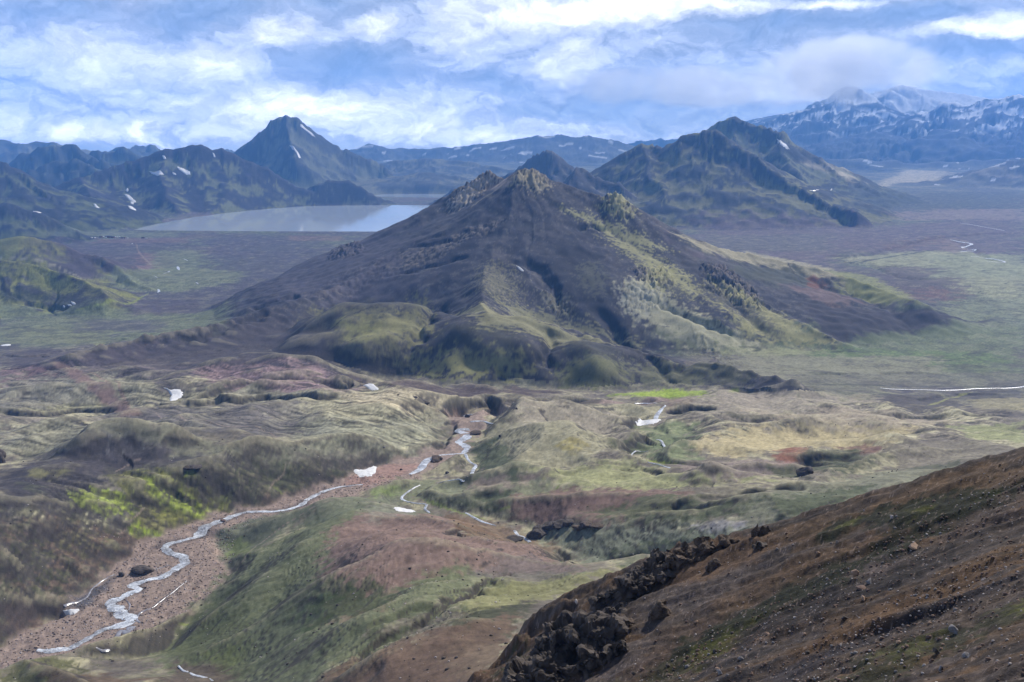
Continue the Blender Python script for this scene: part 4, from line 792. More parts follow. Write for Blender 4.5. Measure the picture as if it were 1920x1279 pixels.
# ------------------------------------------------------------------ materials
def new_mat(name):
    m = bpy.data.materials.new(name); m.use_nodes = True; t = m.node_tree
    b = t.nodes['Principled BSDF']
    return m, NT(t), b
def ground_mat(name, sc1, sc2, bump, dist, rough=.95, mott=.3):
    m, N_, b = new_mat(name)
    tcn = N_.new('ShaderNodeTexCoord'); pos = tcn.outputs['Object']
    at = N_.new('ShaderNodeAttribute', attribute_name='cover'); col = at.outputs['Color']
    n1 = N_.noise(pos, sc1, 8, .65); n2 = N_.noise(pos, sc2, 6, .7)
    f = N_.m('MULTIPLY_ADD', N_.m('SUBTRACT', n2, .5), mott*2, 1.0)
    f = N_.m('MULTIPLY_ADD', N_.m('SUBTRACT', n1, .5), mott, f)
    mul = N_.mix(1.0, col, N_.comb(f, f, f), 'MULTIPLY')
    N_.put(b.inputs['Base Color'], mul); b.inputs['Roughness'].default_value = rough; b.inputs['Specular IOR Level'].default_value = .15
    h = N_.m('ADD', N_.m('MULTIPLY', n1, 1.0), N_.m('MULTIPLY', n2, .35))
    bn = N_.new('ShaderNodeBump'); bn.inputs['Strength'].default_value = bump; bn.inputs['Distance'].default_value = dist
    N_.put(bn.inputs['Height'], h); m.node_tree.links.new(bn.outputs[0], b.inputs['Normal'])
    return m
M_GROUND = ground_mat('soil_and_moss', .30, 1.3, .6, .55, mott=.42)
M_FAR = ground_mat('far_slopes', .02, .08, .5, 5, mott=.3)
M_HILL = ground_mat('scree', 1.3, 6.0, .9, .22, mott=.55)
def simple(name, col, rough=.8, spec=.3, noise=None, bump=None):
    m, N_, b = new_mat(name)
    b.inputs['Roughness'].default_value = rough; b.inputs['Specular IOR Level'].default_value = spec
    b.inputs['Base Color'].default_value = (*col, 1)
    if noise:
        tcn = N_.new('ShaderNodeTexCoord'); n_ = N_.noise(tcn.outputs['Object'], noise[0], 6, .65)
        lo = tuple(c*(1-noise[1]) for c in col); hi_ = tuple(min(c*(1+noise[1]), .95) for c in col)
        N_.put(b.inputs['Base Color'], N_.ramp(n_, [(.3, lo), (.7, hi_)]))
        if bump:
            bn = N_.new('ShaderNodeBump'); bn.inputs['Strength'].default_value = bump[0]; bn.inputs['Distance'].default_value = bump[1]
            N_.put(bn.inputs['Height'], n_); m.node_tree.links.new(bn.outputs[0], b.inputs['Normal'])
    return m
M_SNOW = simple('old_snow', (.70, .70, .71), .7, .2, (.35, .20), (.5, .6))
M_LAKE, N_, b_ = new_mat('lake_water')
b_.inputs['Base Color'].default_value = (.50, .55, .60, 1); b_.inputs['Roughness'].default_value = .05; b_.inputs['IOR'].default_value = 1.33
tcn = N_.new('ShaderNodeTexCoord'); mp = N_.new('ShaderNodeMapping'); mp.inputs['Scale'].default_value = (1, .55, 1); M_LAKE.node_tree.links.new(tcn.outputs['Object'], mp.inputs[0])
nn = N_.noise(mp.outputs[0], .06, 9, .7); bn = N_.new('ShaderNodeBump'); bn.inputs['Strength'].default_value = .05; bn.inputs['Distance'].default_value = 1.5
N_.put(bn.inputs['Height'], nn); M_LAKE.node_tree.links.new(bn.outputs[0], b_.inputs['Normal'])
M_RIVER, N_, b_ = new_mat('rushing_river_water')
tcn = N_.new('ShaderNodeTexCoord'); n1 = N_.noise(tcn.outputs['Object'], .55, 8, .7, .6)
N_.put(b_.inputs['Base Color'], N_.mix(N_.maprange(N_.noise(tcn.outputs['Object'], .09, 4, .6), .38, .6), N_.ramp(n1, [(.36, (.13, .12, .12)), (.5, (.30, .31, .34)), (.66, (.66, .69, .75))]), N_.ramp(n1, [(.34, (.24, .26, .31)), (.46, (.52, .56, .63)), (.58, (.84, .87, .92))]))); b_.inputs['Roughness'].default_value = .3
bn = N_.new('ShaderNodeBump'); bn.inputs['Strength'].default_value = .7; bn.inputs['Distance'].default_value = .5; N_.put(bn.inputs['Height'], n1); M_RIVER.node_tree.links.new(bn.outputs[0], b_.inputs['Normal'])
M_STREAM, N_, b_ = new_mat('calm_stream_water')
tcn = N_.new('ShaderNodeTexCoord'); n1 = N_.noise(tcn.outputs['Object'], .4, 6, .6)
N_.put(b_.inputs['Base Color'], N_.ramp(n1, [(.35, (.17, .16, .18)), (.65, (.34, .34, .38))])); b_.inputs['Roughness'].default_value = .25
M_ROCKD = simple('dark_lava_rock', (.078, .064, .056), .9, .2, (.45, .6), (.9, .35))
M_ROCKB = simple('brown_crusted_rock', (.105, .078, .06), .9, .2, (1.4, .45), (.9, .5))
M_TANR = simple('tan_boulder', (.34, .23, .165), .85, .25, (3, .25), (.6, .15))
M_GREYR = simple('grey_boulder', (.19, .18, .185), .85, .25, (3, .3), (.6, .15))
M_GRAVR = simple('river_stone', (.20, .155, .13), .9, .2, (2, .35))
M_PALER = simple('pale_stone', (.42, .37, .35), .85, .25, (4, .2), (.5, .1))
M_BROWNR = simple('brown_stone', (.15, .10, .08), .9, .2, (4, .35), (.6, .1))
# ------------------------------------------------------------------ haze: one closed box of even air
HAZE = (-11200, -600, -75, 11200, 20300, 1650)
def make_haze():
    x0, y0, z0, x1, y1, z1 = HAZE; bm = bmesh.new(); bmesh.ops.create_cube(bm, size=1.0)
    for v in bm.verts: v.co = Vector(((x0+x1)/2+v.co.x*(x1-x0), (y0+y1)/2+v.co.y*(y1-y0), (z0+z1)/2+v.co.z*(z1-z0)))
    me = bpy.data.meshes.new('haze'); bm.to_mesh(me); bm.free()
    m = bpy.data.materials.new('hazy_air'); m.use_nodes = True; t = m.node_tree; t.nodes.remove(t.nodes['Principled BSDF'])
    pv = t.nodes.new('ShaderNodeVolumePrincipled'); pv.inputs['Color'].default_value = (.17, .44, 1.0, 1); pv.inputs['Density'].default_value = 6.6e-5; pv.inputs['Anisotropy'].default_value = 0.0
    t.links.new(pv.outputs[0], t.nodes['Material Output'].inputs['Volume']); me.materials.append(m)
    o = link(bpy.data.objects.new('haze', me)); tag(o, kind='stuff', label='thin blue haze over the whole valley')

def make_cloud(c, size, seed, dens, name='cloud', label=None):
    bm = bmesh.new(); bmesh.ops.create_icosphere(bm, subdivisions=3, radius=1.0)
    for v in bm.verts: v.co = Vector((v.co.x*size[0], v.co.y*size[1], v.co.z*size[2]))
    me = bpy.data.meshes.new(name); bm.to_mesh(me); bm.free()
    m = bpy.data.materials.new('cloud_vapour'); m.use_nodes = True; t = m.node_tree; t.nodes.remove(t.nodes['Principled BSDF']); N_ = NT(t)
    tc_ = N_.new('ShaderNodeTexCoord'); sp = N_.new('ShaderNodeSeparateXYZ'); t.links.new(tc_.outputs['Object'], sp.inputs[0])
    q = N_.comb(N_.m('DIVIDE', sp.outputs[0], size[0]), N_.m('DIVIDE', sp.outputs[1], size[1]), N_.m('DIVIDE', sp.outputs[2], size[2]))
    ln = N_.new('ShaderNodeVectorMath', operation='LENGTH'); t.links.new(q, ln.inputs[0])
    nz = N_.noise(N_.comb(N_.m('ADD', sp.outputs[0], seed*977.0), sp.outputs[1], sp.outputs[2]), .0016, 6, .6)
    d_ = N_.m('SUBTRACT', N_.m('ADD', N_.m('SUBTRACT', 1.0, ln.outputs['Value']), N_.m('MULTIPLY', N_.m('SUBTRACT', nz, .5), 2.6)), .12)
    d_ = N_.m('MULTIPLY', N_.maprange(d_, 0.0, .35), dens)
    edge = N_.maprange(ln.outputs['Value'], 1.0, .8); d_ = N_.m('MULTIPLY', d_, edge)
    pv = t.nodes.new('ShaderNodeVolumePrincipled'); pv.inputs['Color'].default_value = (.97, .98, 1, 1); pv.inputs['Anisotropy'].default_value = .55
    N_.put(pv.inputs['Density'], d_); t.links.new(pv.outputs[0], t.nodes['Material Output'].inputs['Volume']); me.materials.append(m)
    o = link(bpy.data.objects.new(name, me)); o.location = c; tag(o, kind='stuff', label=label); return o
# ------------------------------------------------------------------ ground and mountains
def smooth_mid():
    global MID
    for m_ in range(9, 23):
        a = (MID == m_).astype(np.float32)
        if a.any():
            b = blur(a, 3, 3); MID = np.where((b > .5), m_, np.where((MID == m_), 0, MID))
smooth_mid()
co = np.stack([X, Y, H], -1).reshape(-1, 3); cc = C.reshape(-1, 3)
i = np.arange(NR-1)[:, None]*NA+np.arange(NA-1)[None]
quads = np.stack([i, i+1, i+1+NA, i+NA], -1).reshape(-1, 4); fm = MID[:-1, :-1].reshape(-1)
def region(name, ids, mat):
    sel = np.isin(fm, ids)
    if not sel.any(): return None
    qd = quads[sel]; used = np.zeros(len(co), bool); used[qd.ravel()] = True
    idx = np.cumsum(used)-1
    me = fast_mesh(name, co[used], idx[qd]); add_attr(me, 'cover', cc[used]); me.materials.append(mat)
    o = link(bpy.data.objects.new(name, me)); tag(o, kind='structure'); return o
region('ground', [0], M_GROUND)
region('mountain', [22], M_GROUND)
for ids in ([18, 19], [17], [16], [13], [14], [15], [12], [9]): region('mountain', ids, M_FAR)
for ids in ([21], [20], [11], [10]): region('hills', ids, M_FAR)
def sheet(name, pts, z, mat, label=None):
    bm = bmesh.new(); bm.faces.new([bm.verts.new((p[0], p[1], z)) for p in pts]); me = bpy.data.meshes.new(name)
    bmesh.ops.recalc_face_normals(bm, faces=bm.faces); bm.to_mesh(me); bm.free()
    if me.polygons[0].normal.z < 0: me.flip_normals()
    me.materials.append(mat); o = link(bpy.data.objects.new(name, me)); tag(o, kind='structure', label=label); return o
def inflate(pts, k):
    c_ = sum(pts)/len(pts); out = []
    for p in pts: d = p-c_; out.append(c_+d*(1+k/np.linalg.norm(d)))
    return out
sheet('lake', inflate(LAKE, 25), 0.0, M_LAKE); sheet('lake', inflate(POND, 60), 0.02, M_LAKE)
make_haze()
make_cloud(P(1585, 130, r=12000), (1150, 700, 430), 1, .0022, label='white cloud hanging before the snowy peak at right')
make_cloud(P(1300, 165, r=12600), (2000, 700, 300), 2, .0012, label='thin grey cloud over the hidden ridge right of the centre')
print('meshes', round(time.time()-T0, 1))
# ------------------------------------------------------------------ rivers, streams: ribbons lying in their beds
def ribbon(name, pts, mat, lift=.35, n=6, cross=5, seed=1, wob=.35, kind='structure', label=None):
    """pts: (u, v, full width in photo pixels)"""
    ctr = []
    for u, v, w in pts:
        p = hit(u, v); ctr.append(np.array([p[0], p[1], w*math.hypot(p[0], p[1])*1.08/F]))
    L = smooth_line(ctr, n); L = np.array(L)
    T = np.gradient(L[:, :2], axis=0); T /= np.linalg.norm(T, axis=1)[:, None]+1e-9; Nn = np.stack([-T[:, 1], T[:, 0]], 1)
    rs = np.random.RandomState(seed); s = np.cumsum(np.r_[0, np.hypot(*np.diff(L[:, :2], axis=0).T)])
    wl = L[:, 2]/2*(1+wob*fbm(s/(L[:, 2].mean()*1.6), s*0+seed, 3, seed)); wr = L[:, 2]/2*(1+wob*fbm(s/(L[:, 2].mean()*1.6), s*0+seed+9, 3, seed+7))
    tz = np.linspace(-1, 1, cross); xy = np.stack([L[:, :2]+Nn*(np.where(t < 0, wl, wr)*t)[:, None] for t in tz], 1)
    zz = zat(xy[..., 0], xy[..., 1]); zc = zz.mean(1); zc = np.convolve(np.pad(zc, 3, mode='edge'), np.ones(7)/7, 'valid')
    z = np.maximum(zc[:, None], 0)*.4+zz*.6+lift+np.abs(tz)[None]**3*-.25
    co_ = np.concatenate([xy, z[..., None]], -1).reshape(-1, 3); a = np.arange(len(L)-1)[:, None]*cross+np.arange(cross-1)[None]
    q_ = np.stack([a, a+1, a+1+cross, a+cross], -1).reshape(-1, 4)
    me = fast_mesh(name, co_, q_)
    if me.polygons[0].normal.z < 0: me.flip_normals()
    me.materials.append(mat); o = link(bpy.data.objects.new(name, me)); tag(o, kind=kind, label=label); return o
ribbon('river', RV, M_RIVER, seed=2, n=9, wob=.75)
ribbon('river', [(768,890,5),(787,880,14),(800,864,14),(815,857,8),(833,853,5),(868,850,9),(873,837,16),(860,829,14),(876,818,18),(868,812,16),(858,806,12),(880,806,14)], M_RIVER, seed=3)
ribbon('river', [(882,791,6),(893,790,8),(910,791,5),(927,793,2)], M_RIVER, seed=4); ribbon('river', [(868,781,2),(880,777,5),(891,775,2)], M_RIVER, seed=5)
ribbon('stream', [(873,852,6),(880,865,5),(892,873,6),(887,883,7),(873,893,5),(858,898,3),(820,907,2)], M_RIVER, seed=6, lift=.3); ribbon('stream', [(787,910,3),(768,920,4),(753,935,5),(774,943,5),(799,946,5),(797,955,5),(806,962,4)], M_RIVER, seed=7, lift=.3)
ribbon('stream', [(873,962,4),(893,973,6),(913,981,5),(930,986,2)], M_RIVER, seed=8, lift=.3); ribbon('stream', [(965,995,6),(971,1003,7),(985,1010,8),(994,1017,6)], M_RIVER, seed=9, lift=.3)
ribbon('stream', [(1190,756,3),(1215,758,3),(1246,757,3),(1240,768,6),(1232,778,8),(1225,788,10),(1212,797,9)], M_RIVER, seed=10, lift=.3); ribbon('stream', [(1230,825,2),(1241,829,5),(1253,836,2)], M_RIVER, seed=11); ribbon('stream', [(1217,845,1.5),(1188,851,2.5),(1182,856,4)], M_RIVER, seed=12)
ribbon('stream', [(1215,867,2),(1233,871,3),(1257,878,5)], M_RIVER, seed=13)
ribbon('river', [(1650,728,2),(1675,730,3.5),(1720,731,4.5),(1780,732,4),(1840,729,3.5),(1900,727.5,3),(1935,722,4)], M_RIVER, seed=14, lift=.6)
ribbon('river', [(1782,450,2),(1800,454,4),(1822,458,5),(1803,464,4),(1830,468,3),(1800,473,3)], M_RIVER, seed=15, lift=1); ribbon('river', [(1820,481,2),(1850,486,3),(1885,492,3),(1850,491,2)], M_RIVER, seed=16, lift=1)
ribbon('river', [(1800,419,1),(1822,422,2),(1860,429,1.5),(1884,433,2)], M_RIVER, seed=17, lift=1.4); ribbon('river', [(1518,358,2),(1535,355,3),(1560,353,1.5)], M_RIVER, seed=18, lift=2)
for k_, l_ in enumerate([[(333,500,2),(334,503,5),(336,507,2)], [(318,509,2),(314,511,3)], [(290,518,1),(295,521,2)], [(297,543,3),(298,547,4),(295,549,2)], [(345,486,1.5),(352,489,1.5)], [(368,530,2),(372,533,2)], [(306,514,1),(312,512,1)]]): ribbon('stream', l_, M_RIVER, seed=20+k_, lift=.8)
# side channels on the gravel
ribbon('stream', [(262,1168,5),(255,1160,6),(265,1148,4),(285,1140,3),(315,1117,2.5),(350,1090,2)], M_STREAM, seed=31, lift=.22); ribbon('stream', [(247,1175,16),(238,1186,12),(222,1192,9),(205,1205,9),(180,1214,4)], M_STREAM, seed=32, lift=.25)
ribbon('stream', [(236,1126,2),(243,1134,3),(241,1145,2)], M_STREAM, seed=33, lift=.2); ribbon('stream', [(120,1137,6),(135,1130,5),(160,1122,3.5),(172,1105,3.5),(190,1090,3),(215,1077,2.5)], M_STREAM, seed=34, lift=.22)
ribbon('stream', [(280,1071,1.5),(300,1065,3),(318,1060,2)], M_STREAM, seed=35, lift=.2); ribbon('stream', [(335,1250,4),(352,1260,5),(375,1269,8),(400,1277,5)], M_RIVER, seed=36, lift=.3)
# ------------------------------------------------------------------ snow patches
def snow(px, label, thick=None, group=None, n=40):
    pts = [hit(u, v) for u, v in px]; rr0 = np.array([math.hypot(*p) for p in pts]); rm_ = float(np.median(rr0)); ve = (max(p[1] for p in px)-min(p[1] for p in px))*rm_/F
    pts = [p*(np.clip(r_, rm_-ve*2.2, rm_+ve*2.2)/r_) for p, r_ in zip(pts, rr0)]; c_ = sum(pts)/len(pts); m_ = max(np.linalg.norm(p-c_) for p in pts)
    th = thick or min(max(m_*.04, .35), 4)
    L = np.array(smooth_line([np.append(p, 0) for p in pts+[pts[0]]], max(2, n//len(pts))))[:-1, :2]
    k = len(L); rs = np.random.RandomState(int(abs(px[0][0]*7+px[0][1]))); L = c_+(L-c_)*(1+.07*rs.randn(k))[:, None]
    rr_ = np.array([0.02, .3, .55, .75, .9, 1.0]); xy = c_+(L[None]-c_)*rr_[:, None, None]
    z = zat(xy[..., 0], xy[..., 1])+th*(1-rr_**5)[:, None]*1.0-.08*th+.12
    co_ = np.concatenate([xy, z[..., None]], -1).reshape(-1, 3); a = np.arange(5)[:, None]*k+np.arange(k)[None]; b = np.arange(5)[:, None]*k+(np.arange(k)[None]+1) % k
    q_ = np.stack([a, b, b+k, a+k], -1).reshape(-1, 4); me = fast_mesh('snow_patch', co_, q_)
    if me.polygons[0].normal.z < 0: me.flip_normals()
    me.materials.append(M_SNOW); o = link(bpy.data.objects.new('snow_patch', me)); tag(o, label, 'snow patch', group); return o
G1 = 'snow patches on the dark mountain left of the lake'
snow([(306,727),(318,731),(330,730),(342,735),(343,741),(335,748),(322,752),(318,748),(321,741)], 'heart shaped white snow patch alone in the brown hollow at left')
snow([(663,880),(680,881),(695,876),(706,875),(702,888),(692,894),(675,895)], 'broad white snow bank beside the pink gravel bed of the river')
snow([(738,952),(755,952),(778,958),(770,961),(745,961)], 'low flat snow patch above the pink ridge beside the small stream')
snow([(676,717),(690,719),(708,727),(709,731),(695,731),(686,725)], 'slanting snow patch over the black bank at the foot of the central mountain')
snow([(118,1145),(133,1143),(149,1143),(140,1151),(130,1153)], 'small wedge of snow at the left edge of the wide gravel bed', .6)
snow([(1193,791),(1205,788),(1220,786),(1236,781),(1238,788),(1225,796),(1208,799)], 'ragged snow remnant spanning the creek in the middle right')
snow([(331,313),(340,314),(352,319),(358,326),(352,328),(342,323)], 'largest snow patch high on the dark lakeside mountain', 5, G1)
snow([(280,321),(290,323),(305,325),(306,328),(296,330),(284,326)], 'wide snow patch left of the largest one on the lakeside mountain', 4, G1)
snow([(234,363),(241,365),(250,374),(256,380),(247,378),(238,371)], 'steep slanting snow patch in the gully above the lake corner', 4, G1)
snow([(233,352),(240,354),(240,359),(236,358)], 'tiny snow patch above the steep slanting one in the lakeside gully', 3, G1); snow([(237,385),(246,387),(255,394),(250,395),(242,390)], 'lowest snow patch of the gully above the lake corner', 3, G1)
snow([(244,378),(250,379),(250,383),(246,382)], 'small round snow spot between the two long ones in the lakeside gully', 2, G1); snow([(174,382),(181,384),(187,390),(183,390),(177,386)], 'isolated snow patch on the green flank left of the lakeside gully', 3, G1)
snow([(304,292),(309,293),(311,298),(307,298)], 'snow speck high up left of the rocky crest', 4, G1); snow([(398,287),(401,288),(404,294),(401,294)], 'snow sliver below the notch in the rocky crest', 4, G1); snow([(323,323),(329,325),(330,328),(325,327)], 'small snow patch between the two wide ones on the lakeside mountain', 2, G1)
snow([(62,396),(70,397),(77,399),(70,400),(64,399)], 'flat snow patch at the foot of the far left hill', 3)
snow([(133,566),(139,567),(142,571),(137,571)], 'right one of three snow patches below the green hill', 2, 'three snow patches in a row'); snow([(127,571),(132,572),(134,574),(129,574)], 'middle one of three snow patches below the green hill', 2, 'three snow patches in a row'); snow([(118,573),(121,574),(122,576),(119,576)], 'left one of three snow patches below the green hill', 1.5, 'three snow patches in a row')
snow([(0,648),(10,646),(20,646),(18,650),(6,651)], 'thin snow patch on the plain at the left edge', 1)
snow([(1457,261),(1463,264),(1477,275),(1479,280),(1470,276),(1462,268)], 'long snow streak on the right flank of the rear peak at right', 5)
snow([(543,272),(547,275),(553,282),(561,289),(564,297),(560,296),(557,289),(549,281)], 'curved snow gully low on the front of the pyramid mountain', 6); snow([(562,233),(570,238),(582,248),(590,256),(584,254),(574,246),(565,239)], 'long snow streak below the summit of the pyramid mountain', 6)
snow([(968,498),(974,501),(982,508),(979,509),(972,504)], 'thin snow sliver in the dark hollow of the central mountain', 1.2); snow([(1349,245),(1352,247),(1353,251),(1350,250)], 'tiny snow fleck near the top of the front peak at right', 4)
# ------------------------------------------------------------------ the steep scree slope in the foreground, on its own finer grid
GROUND = dict(X=X, Y=Y, H=H, RR=RR, AZ=AZ, NA=NA, NR=NR, C=C, MID=MID, RG=RG)
HILLPTS = [(1960,830,116),(1920,846,116),(1850,870,116),(1780,892,116),(1700,912,116),(1620,938,117),(1560,960,118),(1480,985,118),(1400,1000,119),(1330,1020,120),(1270,1038,121),(1210,1062,122),(1150,1088,123),(1080,1120,123),(1020,1150,122),(985,1172,121),(960,1230,118),(900,1275,114),(820,1330,112),(700,1400,110),
  (1920,960,96),(1700,1030,96),(1500,1080,98),(1300,1140,100),(1150,1190,100),(1920,1100,70),(1700,1150,74),(1500,1190,78),(1300,1240,86),(1050,1260,100),(1920,1279,45),(1700,1279,53),(1500,1279,62),(1300,1279,76),(1150,1279,86),(1000,1290,98),(1920,1420,30),(1500,1420,42),(1100,1420,66),(900,1420,85),
  (2100,760,118),(2100,900,95),(2100,1279,35),(700,1600,70)]
NA = 720; AZ = np.linspace(R(-12), R(38), NA); RR = rings([(20, 128, .0044), (128, 330, .009)]); NR = len(RR)
X = RR[:, None]*np.sin(AZ)[None]; Y = RR[:, None]*np.cos(AZ)[None]; RG = RR[:, None]+0*X; MID = np.zeros((NR, NA), np.int8)
hp = np.array([PR(u, v, r) for u, v, r in HILLPTS]); q0 = tps((hp[:, None, 0]-hp[None, :, 0])**2/1e4+(hp[:, None, 1]-hp[None, :, 1])**2/1e4)
n = len(hp); q0[np.arange(n), np.arange(n)] += 3e-3; A = np.zeros((n+3, n+3)); A[:n, :n] = q0; A[:n, n] = A[n, :n] = 1; A[:n, n+1] = A[n+1, :n] = hp[:, 0]/100; A[:n, n+2] = A[n+2, :n] = hp[:, 1]/100
wg = np.linalg.solve(A, np.concatenate([hp[:, 2], [0, 0, 0]]))
gx = np.linspace(X.min(), X.max(), 120); gy = np.linspace(Y.min(), Y.max(), 120); GX, GY = np.meshgrid(gx, gy)
rim_a = np.array([math.atan2((u-960)/F, CP-(v-639.5)/F*SP) for u, v, r in HILLPTS[:20]]); rim_r = np.array([r for u, v, r in HILLPTS[:20]]); o_ = np.argsort(rim_a)
rim = np.interp(AZ, rim_a[o_], rim_r[o_])[None]
z_ = tps((GX[..., None]-hp[:, 0])**2/1e4+(GY[..., None]-hp[:, 1])**2/1e4)@wg[:n]+wg[n]+wg[n+1]*GX/100+wg[n+2]*GY/100
def bil(gx, gy, Z, x, y):
    fx = np.clip((x-gx[0])/(gx[1]-gx[0]), 0, len(gx)-1.001); fy = np.clip((y-gy[0])/(gy[1]-gy[0]), 0, len(gy)-1.001); a = fx.astype(int); b = fy.astype(int); fx -= a; fy -= b
    return (Z[b, a]*(1-fx)+Z[b, a+1]*fx)*(1-fy)+(Z[b+1, a]*(1-fx)+Z[b+1, a+1]*fx)*fy
sc_ = np.minimum(1, rim/RG)                       # beyond the rim keep the rim's own height, then fall
H = bil(gx, gy, z_, X*sc_, Y*sc_)
over = np.maximum(RG-rim-1.0, 0); H = H-0.85*np.maximum(over-1.5, 0)-.22*np.minimum(over, 1.5)**2
H += (fbm(X/4, Y/4, 4, 500)*1.3+np.maximum(rid(X/7, Y/7, 3, 499)-.3, 0)*1.6)*np.exp(-((RG-rim+2)/4.5)**2)*sstep(R(15.5), R(11), AZ)[None]
print('hillside near camera', H[0].max(), H[0, -1])
# rills run down the slope towards the left: coordinates along and across the fall line
FA = R(162); fu = X*math.cos(FA)+Y*math.sin(FA); fv = -X*math.sin(FA)+Y*math.cos(FA)
wv_ = fv+fbm(fu/30, fv/14, 3, 501)*2.2
H += (rid(wv_/9, fu/60, 3, 502)-.4)*1.0+(rid(wv_/3.2, fu/22, 3, 503)-.4)*.32+fbm(X/5, Y/5, 4, 504)*.45+fbm(X/1.3, Y/1.3, 3, 505, .6)*.13+fbm(X/.5, Y/.5, 2, 506)*.05
YH = Y; XH = X; C = np.zeros((NR, NA, 3), np.float32); all_ = (slice(0, NR), slice(0, NA))
h1 = fbm(fu/26, wv_/4.5, 5, 511, .6); h2 = fbm(fu/9+5, wv_/2.2, 5, 512, .62); h3 = fbm(X/.8, Y/.8, 4, 513, .7); h4 = fbm(X/4, Y/4, 4, 514, .6)
C[:] = (.112, .082, .063)
lerp(all_, (.155, .09, .045), sstep(.0, .3, h1+h4*.3)*.8); lerp(all_, (.115, .095, .09), sstep(.05, .35, h2)*.6); lerp(all_, (.05, .042, .04), sstep(.12, .4, fbm(fu/30+9, wv_/5, 5, 515, .6))*.8)
OR = (.145,.092,.056); HBR = (.115,.078,.058); HGR = (.125,.10,.09); DM = (.026,.029,.014); BM = (.095,.10,.018); DK = (.036,.030,.029)
def hs(px, wpx, col, op, brk=.8): streak(px, wpx, col, op, brk)
paint([(1480,990),(1700,915),(1940,850),(1940,900),(1800,935),(1650,965),(1520,1010)], (.15,.095,.055), 14, .85, .8, 3, st=(162,3)); paint([(1240,1075),(1340,1010),(1440,1000),(1500,1010),(1400,1060),(1280,1110)], (.15,.092,.056), 10, .9, .7, 3, st=(162,2))
paint([(1190,1150),(1280,1100),(1400,1060),(1440,1070),(1330,1130),(1230,1170)], HGR, 12, .8, .9, 3, st=(162,3)); paint([(1280,1180),(1400,1100),(1520,1040),(1640,1000),(1690,985),(1680,1005),(1560,1060),(1440,1120),(1330,1190)], OR, 10, .9, .9, 2.5, st=(162,3))
paint([(1150,1279),(1230,1200),(1340,1150),(1380,1160),(1290,1230),(1200,1290)], HBR, 12, .9, .8, 3, st=(162,3)); paint([(1060,1290),(1140,1230),(1200,1200),(1200,1240),(1130,1290)], HGR, 10, .8, .8, 3, st=(162,3))
paint([(1530,1015),(1560,980),(1640,955),(1700,935),(1800,915),(1900,905),(1940,895),(1860,945),(1760,985),(1680,1010),(1640,1030),(1690,990),(1600,995),(1560,1015)], DM, 9, .97, .8, 2.2); paint([(1560,1000),(1575,985),(1600,975),(1590,995)], BM, 5, .85, 1); paint([(1720,950),(1760,940),(1740,970)], BM, 6, .8, 1); paint([(1840,925),(1880,910),(1870,930)], (.06,.07,.02), 5, .8, 1)
paint([(1480,1100),(1600,1040),(1700,1010),(1780,985),(1720,1030),(1620,1075),(1520,1130),(1400,1180),(1300,1230),(1260,1270),(1210,1279),(1280,1200),(1380,1150)], DM, 10, .95, .7, 2.2); paint([(1270,1260),(1340,1190),(1420,1160),(1400,1190),(1310,1250)], BM, 9, .7, 1, 2)
paint([(1500,1130),(1640,1080),(1760,1030),(1800,1040),(1700,1090),(1560,1150),(1420,1200),(1330,1240),(1400,1180)], DK, 10, .85, .9, 2); paint([(1590,1080),(1660,1040),(1680,1060),(1610,1090)], (.17,.13,.12), 6, .6, 1.3, 1)
paint([(1490,1240),(1560,1180),(1680,1120),(1800,1080),(1940,1030),(1940,1050),(1800,1110),(1680,1160),(1560,1215)], (.15,.088,.048), 8, .9, .8, 2.5, st=(162,3))
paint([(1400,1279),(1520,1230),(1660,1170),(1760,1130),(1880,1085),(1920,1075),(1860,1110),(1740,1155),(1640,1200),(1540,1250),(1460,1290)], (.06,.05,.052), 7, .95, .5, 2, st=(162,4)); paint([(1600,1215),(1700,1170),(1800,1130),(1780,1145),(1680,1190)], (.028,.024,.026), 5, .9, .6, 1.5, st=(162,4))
paint([(1560,1290),(1640,1220),(1760,1190),(1860,1150),(1940,1120),(1940,1150),(1850,1190),(1740,1240),(1660,1290)], (.045,.05,.022), 9, .7, 1.2, 1.5); paint([(1640,1225),(1700,1205),(1760,1185),(1740,1215),(1690,1235)], BM, 6, .5, 1.4, 1); paint([(1890,1135),(1925,1125),(1930,1145),(1895,1150)], BM, 5, .8, 1, 1)
paint([(1080,1290),(1180,1279),(1260,1240),(1300,1290)], (.07,.06,.03), 7, .6, 1.2, 1.5); paint([(1800,1279),(1860,1240),(1940,1210),(1940,1290)], (.12,.095,.085), 9, .7, 1, 1.5)
paint([(700,1420),(860,1270),(960,1200),(990,1170),(1010,1200),(1000,1290),(900,1420)], (.15,.095,.065), 9, .85, .8, 2); paint([(930,1260),(980,1200),(1000,1240),(960,1290)], (.04,.05,.02), 6, .7, 1, 1.5)
C *= (.62*(1+.8*h3+.35*h4))[..., None]; np.clip(C, .008, .9, out=C)  # whole slope darkened in its colour in place of cloud shadow
pal = sstep(.42, .6, fbm(X/.35, Y/.35, 3, 521, .7))*(h2 > -.25); lerp(all_, (.26, .20, .17), pal*.6)
i = np.arange(NR-1)[:, None]*NA+np.arange(NA-1)[None]
me = fast_mesh('hillside', np.stack([X, Y, H], -1).reshape(-1, 3), np.stack([i, i+1, i+1+NA, i+NA], -1).reshape(-1, 4)); add_attr(me, 'cover', C.reshape(-1, 3)); me.materials.append(M_HILL)
o = link(bpy.data.objects.new('hillside', me)); tag(o, kind='structure')
HILL = dict(X=X, Y=Y, H=H, RR=RR, AZ=AZ, NA=NA, NR=NR, C=C, MID=MID, RG=RG)
print('hillside', round(time.time()-T0, 1))
